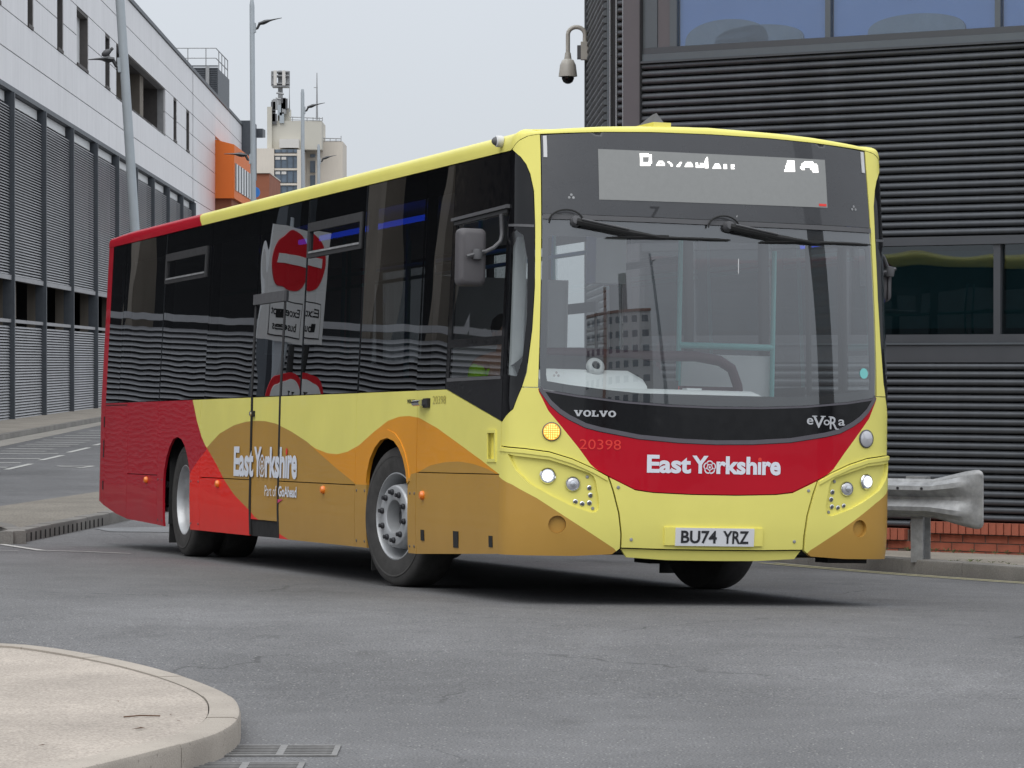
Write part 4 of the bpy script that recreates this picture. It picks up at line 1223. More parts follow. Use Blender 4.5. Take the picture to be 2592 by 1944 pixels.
def gx_(a, b):
    out, x = [], a
    while x < b:
        out.append(x)
        x += .05 if abs(x) < 1.75 or abs(x) > 13.0 else .4
    return out
def panel(name, outer, mat, off=0.0, holes=(), depth=.02, parent=None, gy=None, fine=1.0, smooth=28):
    """a body panel: polygon in (s, v) laid on the body surface with turned-in edges"""
    par = bus if parent is None else parent
    st = lambda a, b: .05 * fine if min(abs(a[0]), abs(b[0])) < 1.8 or max(abs(a[0]), abs(b[0])) > 13.0 else .25
    ov, fs, loops = fill2d(list(outer), [list(h) for h in holes], st, gx_, gy or (lambda a, b: frange(a, b, .11)))
    vs, uv, faces = [], [], []
    for s, v in ov:
        vs.append(S(s, v, off))
        uv.append((s, v))
    faces = [f if (ov[f[1]][0] - ov[f[0]][0]) * (ov[f[2]][1] - ov[f[0]][1]) - (ov[f[1]][1] - ov[f[0]][1]) * (ov[f[2]][0] - ov[f[0]][0]) > 0 else f[::-1] for f in fs]
    if depth:
        for lp in loops:
            b, n = len(vs), len(lp)
            area = sum(lp[i - 1][0] * lp[i][1] - lp[i][0] * lp[i - 1][1] for i in range(n))
            for s, v in lp:
                vs.append(S(s, v, off))
                uv.append((s, v))
            for s, v in lp:
                vs.append(S(s, v, off - depth))
                uv.append((s, v))
            faces += [(b + k, b + n + k, b + n + (k + 1) % n, b + (k + 1) % n) for k in range(n)]
    me = bpy.data.meshes.new(name)
    me.from_pydata(vs, [], faces)
    ul = me.uv_layers.new(name='UVMap')
    li = np.empty(len(me.loops), dtype=np.int32)
    me.loops.foreach_get('vertex_index', li)
    ul.data.foreach_set('uv', np.array(uv, dtype=np.float32)[li].ravel())
    me.materials.append(mat)
    me.shade_smooth()
    me.set_sharp_from_angle(angle=R(smooth))
    o = bpy.data.objects.new(name, me)
    COL.objects.link(o)
    o.parent = par
    return o
def mir(pl): return [(-s, v) for s, v in pl]
def neg(pl): return [(-t, v) for t, v in pl]
def sym(half):
    """closed symmetric polygon from the half with s >= 0 listed from bottom centre to top centre"""
    return list(half) + [(-s, v) for s, v in half[::-1] if abs(s) > 1e-6]
LV = M['livery']
def frame(s, v, off=0.0):
    p = Vector(S(s, v, off))
    tx_ = (Vector(S(s + .004, v, off)) - Vector(S(s - .004, v, off))).normalized()
    tv = (Vector(S(s, v + .004, off)) - Vector(S(s, v - .004, off))).normalized()
    n = tx_.cross(tv).normalized()
    tv = n.cross(tx_)
    m = Matrix((tx_, tv, n)).transposed().to_4x4()
    m.translation = p
    return m
def circle(s, v, r, n=20): return [(s + r * math.cos(2 * math.pi * k / n), v + r * math.sin(2 * math.pi * k / n)) for k in range(n)]

# ---- structure under the skin
panel('body_frame', [(-1.5, .32), (1.5, .32), (1.5, 1.30), (-1.5, 1.30)], M['rubber'], -.045, depth=0)
for sd_ in (-1, 1):
    for a, b, z0, z1 in ((1.5, 3.38, .3, 1.30), (4.40, 9.66, .28, 1.30), (10.68, 13.1, .42, 1.30), (3.38, 4.40, 1.04, 1.30), (9.66, 10.68, 1.04, 1.30)):
        panel('body_frame', [(sd_ * a, z0), (sd_ * b, z0), (sd_ * b, z1), (sd_ * a, z1)], M['rubber'], -.035, depth=0)
# ---- front
bowl = [(0, .992), (.25, .998), (.504, 1.016), (.75, 1.056), (.845, 1.078), (.945, 1.124), (1.005, 1.160), (1.065, 1.212), (1.13, 1.298)]
scr_bot = [(0, 1.226), (.3, 1.231), (.6, 1.246), (.9, 1.276), (1.125, 1.309)]
red_bot = [(0, .689), (.15, .689), (.405, .697), (.521, .712), (.693, .791)]
ridge = [(.795, .841), (.92, .893), (1.06, .933), (1.22, .951), (1.438, .963)]
half = red_bot + ridge + [(1.438, 1.104), (1.298, 1.186), (1.24, 1.318), (1.134, 1.318)] + bowl[::-1]
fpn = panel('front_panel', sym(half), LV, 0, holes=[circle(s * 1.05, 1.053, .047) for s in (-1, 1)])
panel('lower_mask', sym(bowl + scr_bot[::-1]), M['black_gloss'], -.001)
tr = [(s, v + .004) for s, v in bowl]
panel('mask_trim', sym(tr + [(s * .985, v + .024) for s, v in tr[::-1]]) if False else tr + [(s * .99, v + .026) for s, v in tr[::-1]] + [], M['silver_trim'], .004, depth=.006)
panel('mask_trim', mir(tr + [(s * .99, v + .026) for s, v in tr[::-1]])[::-1], M['silver_trim'], .004, depth=.006)
tb = [(s, v - .010) for s, v in scr_bot]
panel('mask_trim', sym(tb + [(s, v + .012) for s, v in tb[::-1]]), M['silver_trim'], .003, depth=.006)
bump_half = [(0, .349), (.3, .350), (.60, .356), (.600, .437), (.618, .567), (.655, .697), (.687, .784)] + [(s, v - .006) for s, v in red_bot[:-1][::-1]]
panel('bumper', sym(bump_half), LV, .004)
panel('bumper_lip', sym([(0, .279), (.3, .281), (.56, .296), (.598, .348), (.3, .342), (0, .341)]), LV, -.016)
hl = [(1.33, .912), (1.27, .903), (1.06, .882), (.95, .850), (.815, .806), (.785, .785), (.773, .755), (.75, .631), (.752, .590), (.768, .568), (.801, .566), (.92, .605), (1.033, .657), (1.173, .732), (1.268, .817)]
for sd_ in (-1, 1):
    q = (lambda pl: pl) if sd_ > 0 else (lambda pl: mir(pl)[::-1])
    cor = [(.612, .350), (.66, .314), (.9, .300), (1.2, .298), (1.438, .298), (1.438, .955)] + [(s, v - .007) for s, v in ridge[:-1][::-1]] + [(.699, .785), (.667, .697), (.630, .567), (.612, .437)]
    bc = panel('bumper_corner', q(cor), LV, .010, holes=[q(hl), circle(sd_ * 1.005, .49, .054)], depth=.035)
    pod = panel('lamp_panel', q([(s + (1.0 - s) * .0, v) for s, v in hl]), LV, -.014, depth=0)
    dish = MB()
    dish.lathe([(.057, .004), (.05, -.016), (.03, -.026), (0, -.029)], 28, frame(sd_ * 1.005, .49, .008))
    panel('towing_cover', circle(sd_ * 1.005, .49, .053), LV, -.016, depth=0)
    # raised lip along the top of the corner moulding
    lp = [(.70, .782)] + [(s, v - .010) for s, v in ridge]
    panel('moulding_lip', q([(s, v - .022) for s, v in lp] + lp[::-1]), LV, .018, depth=.012)
    # headlamps
    def lamp_unit(name, s, v, r, lens_mat, off=-.014, dome=.012):
        T = frame(s, v, off)
        o = MB().lathe([(r * 1.12, 0), (r * 1.12, .008), (r, .014), (r * .96, .008), (r * .9, .002)], 28, T).build(name, M['chrome'], bus, smooth=40)
        MB().lathe([(r * .95, .006), (r * .8, .006 + dome * .7), (r * .4, .006 + dome), (0, .006 + dome * 1.05)], 24, T).build('lens', lens_mat, o, smooth=60)
        return o
    h1 = lamp_unit('headlamp', sd_ * 1.068, .784, .044, M['lens'])
    MB().lathe([(.033, .0195), (.02, .022), (0, .0225)], 16, frame(sd_ * 1.068, .784, -.012)).build('lit_core', M['head_lit'], h1)
    h2 = lamp_unit('main_beam_lamp', sd_ * .913, .738, .042, M['lens'])
    MB().lathe([(.018, .0215), (.010, .023), (0, .0235)], 12, frame(sd_ * .913, .738, -.012)).build('reflector', M['chrome'], h2)
    for s, v in ((.808, .716), (.800, .671), (.806, .624), (.851, .618), (.894, .630)):
        d = MB().lathe([(.015, 0), (.015, .004), (.011, .006)], 14, frame(sd_ * s, v, -.014)).build('daytime_lamp', M['chrome'], bus, smooth=40)
        MB().lathe([(.011, .004), (.006, .007), (0, .0075)], 10, frame(sd_ * s, v, -.014)).build('lens', M['plastic_grey'], d, smooth=60)
    ind = MB().lathe([(.058, 0), (.058, .006), (.052, .010)], 28, frame(sd_ * 1.05, 1.053, 0)).build('indicator', M['plastic_grey'], bus, smooth=40)
    MB().lathe([(.052, .007), (.035, .014), (0, .017)], 24, frame(sd_ * 1.05, 1.053, 0)).build('lens', M['amber_lit'] if sd_ < 0 else M['lens'], ind, smooth=60)
    if sd_ < 0:
        ld = MB()
        for i in range(-3, 4):
            for j in range(-3, 4):
                if math.hypot(i, j) < 3.3: ld.lathe([(.0045, .0150), (.0, .0185)], 6, frame(-1.05, 1.053, 0) @ Matrix.Translation((i * .0135, j * .0135, .0015)))
        ld.build('amber_leds', M['amber_led'], ind)
    for s, v in ((.63, .722), (.54, .405), (.822, .782), (.784, .590)):
        MB().lathe([(0, .006), (.009, .005), (.011, 0)], 10, frame(sd_ * s, v, .004 if s < .7 else -.014)).build('panel_screw', M['steel'], bus)
    # narrow yellow pillars beside the screen, widening into the roof corner
    blk = [(1.237, 1.323), (1.211, 1.411), (1.185, 1.673), (1.175, 1.936), (1.178, 2.313), (1.186, 2.525), (1.211, 2.630), (1.24, 2.69), (1.285, 2.737), (1.34, 2.765), (1.389, 2.784)]
    top = [(1.389, 2.789), (1.30, 2.835), (1.22, 2.865), (1.142, 2.877)]
    panel('front_pillar', q([(1.139, 1.322), (1.14, 2.0)] + top[::-1] + blk[::-1]), LV, .002)
    # black corner window
    cw = [(1.438, 1.110), (1.302, 1.190), (1.243, 1.322)] + [(s + .006, v) for s, v in blk[1:]] + [(1.438, 2.778)]
    gl = [(1.395, 1.40), (1.395, 2.27), (1.33, 2.29), (1.26, 2.25), (1.228, 2.1), (1.222, 1.75), (1.245, 1.48), (1.28, 1.385)]
    panel('corner_mask', q(cw), M['black_gloss'], 0, holes=[q(gl)])
    panel('corner_window', q(gl), M['glass_corner'], -.004, depth=0)
    panel('corner_rail', q([(1.185, 2.300), (1.438, 2.31), (1.438, 2.325), (1.185, 2.316)]), M['plastic_grey'], .004, depth=.006)
scr_top = 2.366
panel('windscreen', sym([(s, v + .004) for s, v in scr_bot] + [(1.134, 1.5), (1.134, scr_top), (0, scr_top)]), M['glass_front'], 0, depth=0)
clear = sym([(0, 1.283), (.3, 1.285), (.7, 1.314), (.95, 1.340), (1.085, 1.360), (1.092, 1.40), (1.095, 2.235), (1.085, 2.25), (0, 2.25)])
panel('screen_border', sym([(s, v + .004) for s, v in scr_bot] + [(1.134, 1.5), (1.134, scr_top), (0, scr_top)]), M['black_gloss'], -.008, holes=[clear], depth=.012)
panel('destination_screen', sym([(0, 2.385), (1.134, 2.385), (1.136, 2.872), (.73, 2.901), (.4, 2.914), (0, 2.919)]), M['dest_mask'], 0)
panel('screen_rail', sym([(0, 2.352), (1.13, 2.352), (1.13, 2.381), (0, 2.381)]), M['plastic_grey'], .012, depth=.016)
panel('led_display', [(-.772, 2.481), (.798, 2.495), (.803, 2.800), (-.772, 2.796)], M['led_panel'], .0025, depth=0)
def text_on(body, s0, s1, v0, v1, mat, off=.003, bold=0.0, name='lettering', shear=0.0, par=None):
    vs, fs, _ = text2d(body, bold, shear)
    MB().add([S(s0 + (s1 - s0) * a, v0 + (v1 - v0) * b, off) for a, b in vs], fs).build(name, mat, par or bus)
# lit display: rows of dots as the camera caught them
seg = [(438, 515, 100), (438, 543, 111), (438, 543, 122), (438, 465, 133), (518, 543, 133), (438, 465, 145), (515, 543, 145), (438, 465, 157), (515, 543, 157), (438, 465, 169), (512, 543, 169), (438, 543, 181), (438, 528, 193), (438, 528, 203),
       (600, 640, 169), (592, 650, 180), (585, 607, 191), (634, 655, 191), (578, 655, 203), (680, 700, 175), (690, 716, 186), (700, 726, 197), (704, 726, 208), (788, 806, 180), (778, 800, 190), (765, 794, 202), (758, 788, 213),
       (852, 890, 180), (842, 898, 191), (838, 902, 203), (830, 905, 214), (928, 950, 185), (968, 998, 190), (928, 952, 197), (968, 998, 201), (928, 998, 211), (928, 998, 221),
       (1028, 1042, 134), (1020, 1042, 146), (1014, 1042, 157), (1008, 1042, 169), (1008, 1042, 181), (1008, 1042, 193), (1008, 1042, 205), (1008, 1042, 216), (1008, 1042, 226), (1100, 1140, 195), (1092, 1148, 207), (1085, 1152, 218), (1078, 1155, 230),
       (1178, 1208, 200), (1178, 1208, 210), (1178, 1208, 222), (1178, 1208, 232), (1244, 1276, 202), (1244, 1276, 213), (1244, 1262, 224), (1244, 1276, 234),
       (1760, 1828, 165), (1758, 1828, 177), (1752, 1828, 189), (1748, 1828, 201), (1740, 1828, 213), (1740, 1828, 224), (1740, 1828, 236), (1728, 1828, 248), (1728, 1828, 258),
       (1920, 2004, 172), (1905, 2010, 183), (1890, 2040, 194), (1890, 2048, 206), (1878, 2048, 218), (1878, 1918, 230), (1970, 2048, 230), (1890, 1920, 241), (1975, 2048, 241), (1988, 2048, 253), (1994, 2048, 265)]
for g0, g1 in ((438, 545), (578, 655), (680, 726), (758, 806), (830, 905), (928, 999), (1008, 1043), (1078, 1156), (1178, 1209), (1244, 1277), (1728, 1830), (1878, 2050)):
    mb = MB()
    for x0, x1, y in [q for q in seg if q[0] >= g0 and q[1] <= g1]:
        n = max(1, round((x1 - x0) / 11.4))
        for k in range(n):
            x = x0 + (x1 - x0) * (k + .5) / n
            s_, v_ = -.495 + (x - 440) * .000772, 2.776 - (y - 100) * .000686 + (x - 440) * .0000352
            d = .0038
            mb.add([S(s_ - d, v_ - d, .0045), S(s_ + d, v_ - d, .0045), S(s_ + d, v_ + d, .0045), S(s_ - d, v_ + d, .0045)], [(0, 1, 2, 3)])
    mb.build('lit_character', M['led_white'], bus)
panel('display_badge', [(.735, 2.503), (.79, 2.5035), (.79, 2.519), (.735, 2.5185)], M['letter_red'], .004, depth=0)
text_on('7', -.435, -.372, 2.386, 2.452, M['letter_black'], .003, .01)
for s_, v_ in ((-.95, 2.493), (1.002, 2.501), (-1.03, 1.40)):
    mb = MB()
    for dx, dy in ((-.013, -.006), (.013, -.006), (0, .012)): mb.lathe([(.0085, .003), (0, .0035)], 8, frame(s_, v_, 0) @ Matrix.Translation((dx, dy, 0)))
    mb.build('glass_mark', M['steel'], bus)
for sd_ in (-1, 1): panel('marker_strip', [(sd_ * 1.098, 2.735), (sd_ * 1.122, 2.735), (sd_ * 1.122, 2.868), (sd_ * 1.098, 2.870)][::sd_], M['white_plastic'], .006, depth=.006)
panel('round_sticker', circle(1.028, 1.462, .033), M['turquoise'], .002, depth=0)
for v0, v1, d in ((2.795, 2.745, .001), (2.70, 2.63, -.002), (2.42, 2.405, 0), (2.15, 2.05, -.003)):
    panel('painted_glint', [(.150 + d, v1), (.155 + d, v1 + .01), (.156, v0), (.150, v0 - .004)], M['white_plastic'], .0015, depth=0)  # white slivers painted in for a broken lamp-post reflection down the glass
# wipers
for base, mid, tip, bl0, bl1, hose in (((-.925, 2.340), (-.60, 2.284), (-.395, 2.262), (-.735, 2.246), (.095, 2.262), -1.09), ((.085, 2.344), (.40, 2.292), (.645, 2.270), (.30, 2.257), (1.115, 2.276), -.055)):
    w = MB().tube([S(*base, .045), S(*mid, .05), S(*tip, .035)], [.024, .017, .008], 8).build('wiper', M['rubber'], bus, smooth=40)
    MB().lathe([(0, .06), (.025, .058), (.033, .03), (.034, 0)], 14, frame(*base, 0)).build('wiper_pivot', M['plastic_grey'], w, smooth=40)
    MB().tube([S(base[0] + .03, base[1] + .012, .066), S(mid[0], mid[1] + .016, .068)], .007, 6).build('spray_pipe', M['plastic_grey'], w)
    k = [(bl0[0] + (bl1[0] - bl0[0]) * i / 8, bl0[1] + (bl1[1] - bl0[1]) * i / 8 + .006 * math.sin(math.pi * i / 8)) for i in range(9)]
    MB().tube([S(a, b, .014) for a, b in k], [.005] + [.009] * 7 + [.005], 6).build('wiper_blade', M['rubber'], w, smooth=40)
    c = ((bl0[0] + bl1[0]) / 2, (bl0[1] + bl1[1]) / 2 + .012)
    MB().box(-.045, .045, -.009, .009, .012, .04, mat=frame(tip[0] + .02, tip[1] - .002)).build('blade_holder', M['rubber'], w)
    arc = [(hose + .17 * (1 - math.cos(R(a_))) / 2 * 1.25, 2.335 + .075 * math.sin(R(a_))) for a_ in range(0, 181, 15)]
    MB().tube([S(a, b, .02 + .015 * math.sin(i / 12 * 3.14)) for i, (a, b) in enumerate(arc)], .0055, 6).build('wash_hose', M['rubber'], w, smooth=40)
# lettering on the nose
def layout(fs_, fv, k, off):
    text_on('East', fs_(-.448), fs_(-.160), fv(.814), fv(.925), M['letter_white'], off, .036)
    text_on('Y', fs_(-.153), fs_(-.046), fv(.816), fv(.925), M['letter_white'], off, .03)
    text_on('rksh', fs_(.0075), fs_(.2776), fv(.814), fv(.925), M['letter_white'], off, .036)
    text_on('re', fs_(.312), fs_(.437), fv(.813), fv(.897), M['letter_white'], off, .036)
    panel('lettering', [(fs_(.2835), fv(.816)), (fs_(.305), fv(.816)), (fs_(.305), fv(.893)), (fs_(.2835), fv(.893))], M['letter_white'], off, depth=0)
    panel('red_dot', [(fs_(.296 + .0125 * math.cos(a)), fv(.909 + .0125 * math.sin(a))) for a in np.linspace(0, 2 * math.pi, 17)[:-1]], M['letter_red'], off, depth=0)
    # five-petalled heraldic rose standing in for the letter o
    mb = MB()
    def ring(outer, inner):
        n = len(outer)
        mb.add([S(fs_(a), fv(b), off) for a, b in outer] + [S(fs_(a), fv(b), off) for a, b in inner], [(i, (i + 1) % n, n + (i + 1) % n, n + i) for i in range(n)])
    cx, cy = -.037, .855
    def petals(r0, dep, n=5, ph=math.pi / 2, scl=1.0):
        out = []
        for i in range(60):
            a = 2 * math.pi * i / 60
            r = r0 * (1 - dep + dep * abs(math.cos((a - ph) * n / 2)) ** .45)
            out.append((cx + r * math.cos(a), cy + r * math.sin(a)))
        return out
    ring(petals(.0425, .22), petals(.0345, .24))
    ring(petals(.0215, .25, ph=-math.pi / 2), petals(.0150, .25, ph=-math.pi / 2))
    for i in range(5):
        a = math.pi / 2 + i * 2 * math.pi / 5 + math.pi / 5
        p0, p1 = (.020, .037)
        d = .0028
        mb.add([S(fs_(cx + p0 * math.cos(a) - d * math.sin(a)), fv(cy + p0 * math.sin(a) + d * math.cos(a)), off), S(fs_(cx + p1 * math.cos(a) - d * math.sin(a)), fv(cy + p1 * math.sin(a) + d * math.cos(a)), off),
                S(fs_(cx + p1 * math.cos(a) + d * math.sin(a)), fv(cy + p1 * math.sin(a) - d * math.cos(a)), off), S(fs_(cx + p0 * math.cos(a) + d * math.sin(a)), fv(cy + p0 * math.sin(a) - d * math.cos(a)), off)], [(0, 1, 2, 3)])
    pts = [(cx + (.011 if i % 2 == 0 else .005) * math.cos(math.pi / 2 + i * math.pi / 5), cy + (.011 if i % 2 == 0 else .005) * math.sin(math.pi / 2 + i * math.pi / 5)) for i in range(10)]
    mb.add([S(fs_(a), fv(b), off) for a, b in pts], [tuple(range(10))])
    mb.build('rose_emblem', M['letter_white'], bus)
layout(lambda s: s, lambda v: v, 1, .0025)
layout(lambda s: -8.144 + (s + .448) / .885 * 1.93, lambda v: .703 + (v - .816) * 2.14, 2.1, .006)
text_on('Part of', -7.149, -6.80, .560, .642, M['letter_white'], .006, .0)
text_on('GoAhead', -6.74, -6.21, .560, .642, M['letter_white'], .006, .028)
panel('pink_mark', neg([(6.753, .511), (6.753, .541), (6.60, .542)])[::-1], M['letter_pink'], .006, depth=0)
text_on('20398', -.877, -.617, .950, 1.011, M['letter_red'], .0025, .0)
text_on('20398', -2.864, -2.583, 1.229, 1.282, M['letter_olive'], .003, .0)
# slab-lettered maker's word on the black mask
def slab_word(s0, s1, v0, v1, mat, off, par=None):
    H = 1.0
    glyphs = {'V': (1.25, [[(.0, 1), (.5, 1), (.5, .84), (.42, .84), (.64, .36), (.83, .84), (.76, .84), (.76, 1), (1.25, 1), (1.25, .84), (1.15, .84), (.78, 0), (.48, 0), (.10, .84), (.0, .84)]]),
              'L': (1.02, [[(0, 0), (0, .16), (.12, .16), (.12, .84), (0, .84), (0, 1), (.56, 1), (.56, .84), (.42, .84), (.42, .18), (.78, .18), (.78, .4), (1.0, .4), (1.0, 0)]]), 'O': (1.15, None)}
    x = 0
    word = 'VOLVO'
    total = sum(glyphs[c][0] for c in word) + .06 * 4
    mb = MB()
    f = lambda a, b: S(s0 + (s1 - s0) * a / total, v0 + (v1 - v0) * b, off)
    for c in word:
        w, pl = glyphs[c]
        if pl:
            for p in pl:
                ov, fs, _ = fill2d(p, [], .3, lambda a, b: [], lambda a, b: [])
                mb.add([f(x + a, b) for a, b in ov], fs)
        else:
            n = 28
            mb.add([f(x + w / 2 + w / 2 * math.cos(2 * math.pi * k / n), .5 + .54 * math.sin(2 * math.pi * k / n)) for k in range(n)] + [f(x + w / 2 + w * .22 * math.cos(2 * math.pi * k / n), .5 + .33 * math.sin(2 * math.pi * k / n)) for k in range(n)],
                   [(k, (k + 1) % n, n + (k + 1) % n, n + k) for k in range(n)])
        x += w + .06
    mb.build('lettering', mat, par or bus)
slab_word(-.916, -.653, 1.150, 1.187, M['letter_silver'], .004)
slab_word(-3.439, -3.249, 1.238, 1.264, M['letter_black'], .003)
text_on('e', .610, .655, 1.133, 1.174, M['letter_silver'], .003, .012)
text_on('V', .652, .735, 1.113, 1.188, M['letter_silver'], .003, .015)
text_on('o', .728, .772, 1.131, 1.166, M['letter_silver'], .003, .012)
text_on('R', .772, .826, 1.108, 1.186, M['letter_silver'], .003, .012)
text_on('a', .833, .882, 1.131, 1.170, M['letter_silver'], .003, .012)
for a, b, v_ in ((.646, .682, 1.186), (.706, .741, 1.186), (.762, .786, 1.184), (.815, .838, 1.109)): panel('lettering', [(a, v_ - .003), (b, v_ - .003), (b, v_ + .003), (a, v_ + .003)], M['letter_silver'], .0035, depth=0)
# number plate
pk_ = panel('plate_holder', [(-.327, .374), (.322, .374), (.319, .484), (-.331, .484)], M['yellow_flat'], .016, depth=.03)
pp = panel('number_plate', [(-.260, .371), (.260, .371), (.260, .482), (-.260, .482)], M['plate_white'], .022, depth=.006, parent=pk_)
text_on('BU74', -.224, .012, .387, .466, M['letter_black'], .0235, .024, par=pp)
text_on('YRZ', .052, .224, .387, .466, M['letter_black'], .0235, .024, par=pp)

# ---- roof
def vb(t):     # lower edge of the yellow roof band
    return float(np.interp(t, [0, .4, .73, 1.14, 1.22, 1.30, 1.389, 1.44, 14], [2.923, 2.918, 2.905, 2.880, 2.869, 2.839, 2.792, 2.782, 2.782]))
def vt(t):
    return float(np.interp(t, [0, .5, .73, 1.05, 1.17, 1.24, 1.30, 1.36, 1.44, 1.7, 12.6, 13.2, 14], [2.972, 2.957, 2.945, 2.918, 2.905, 2.912, 2.918, 2.908, 2.902, 2.902, 2.902, 2.885, 2.88]))
ts = list(np.arange(0, 1.6, .03)) + list(np.arange(1.6, 13.0, .4)) + list(np.arange(13.0, SCN + .02, .03)) + [SCN + .3, SCN + .7, SCN + BW - .151]
rows_ = []
prof_ = [(0.0, 0.0), (.35, 0), (.62, .006), (.78, .018), (.9, .04), (.97, .075), (1.0, .12)]
full = [-t for t in ts[:0:-1]] + ts
vs, uv = [], []
for s in full:
    t_ = abs(s)
    a, b = vb(t_), vt(t_)
    for fz, ins in prof_:
        p = S(s, a + (b - a) * fz, .003 - ins)
        vs.append(p)
        uv.append((s, a + (b - a) * fz))
c = len(prof_)
fs = [(i * c + k, (i + 1) * c + k, (i + 1) * c + k + 1, i * c + k + 1) for i in range(len(full) - 1) for k in range(c - 1)]
# top skin: gentle crown between the two edges
mid = len(full) // 2
NB = 8
base = len(vs)
for i in range(len(ts)):
    pr = vs[(mid + i) * c + c - 1]
    for j in range(NB + 1):
        q = 1 - 2 * j / NB
        vs.append((pr[0] * q, pr[1], pr[2] + .035 * (1 - q * q) * min(1, abs(pr[0]))))
        uv.append((ts[i], 2.9))
fs += [(base + i * (NB + 1) + j, base + i * (NB + 1) + j + 1, base + (i + 1) * (NB + 1) + j + 1, base + (i + 1) * (NB + 1) + j) for i in range(len(ts) - 1) for j in range(NB)]
me = bpy.data.meshes.new('roof')
me.from_pydata(vs, [], fs)
ul = me.uv_layers.new(name='UVMap')
li = np.empty(len(me.loops), dtype=np.int32)
me.loops.foreach_get('vertex_index', li)
ul.data.foreach_set('uv', np.array(uv, dtype=np.float32)[li].ravel())
me.materials.append(LV)
me.shade_smooth()
roof = link_mesh('roof', me, bus)
sf = MB().add([(-.34, .30, 2.98), (-.26, .30, 2.985), (-.27, .60, 2.99), (-.33, .60, 2.99), (-.30, .345, 3.055), (-.30, .42, 3.05)], [(0, 1, 4), (1, 2, 5, 4), (2, 3, 5), (3, 0, 4, 5)])
sf.build('roof_aerial', M['plastic_grey'], bus)
MB().box(-.365, -.25, .22, .66, 2.955, 2.985).build('aerial_base', M['yellow_flat'], bus)
for sd_ in (-1,):
    T = frame(sd_ * 1.67, 2.850, .0) @ Matrix.Scale(.66, 4)
    k = MB().lathe([(.05, 0), (.055, .01), (.055, .06), (.045, .07)], 20, T).build('side_camera', M['white_plastic'], bus, smooth=40)
    MB().lathe([(.042, .065), (.034, .09), (.015, .105), (0, .108)], 16, T).build('lens', M['plastic_grey'], k, smooth=60)

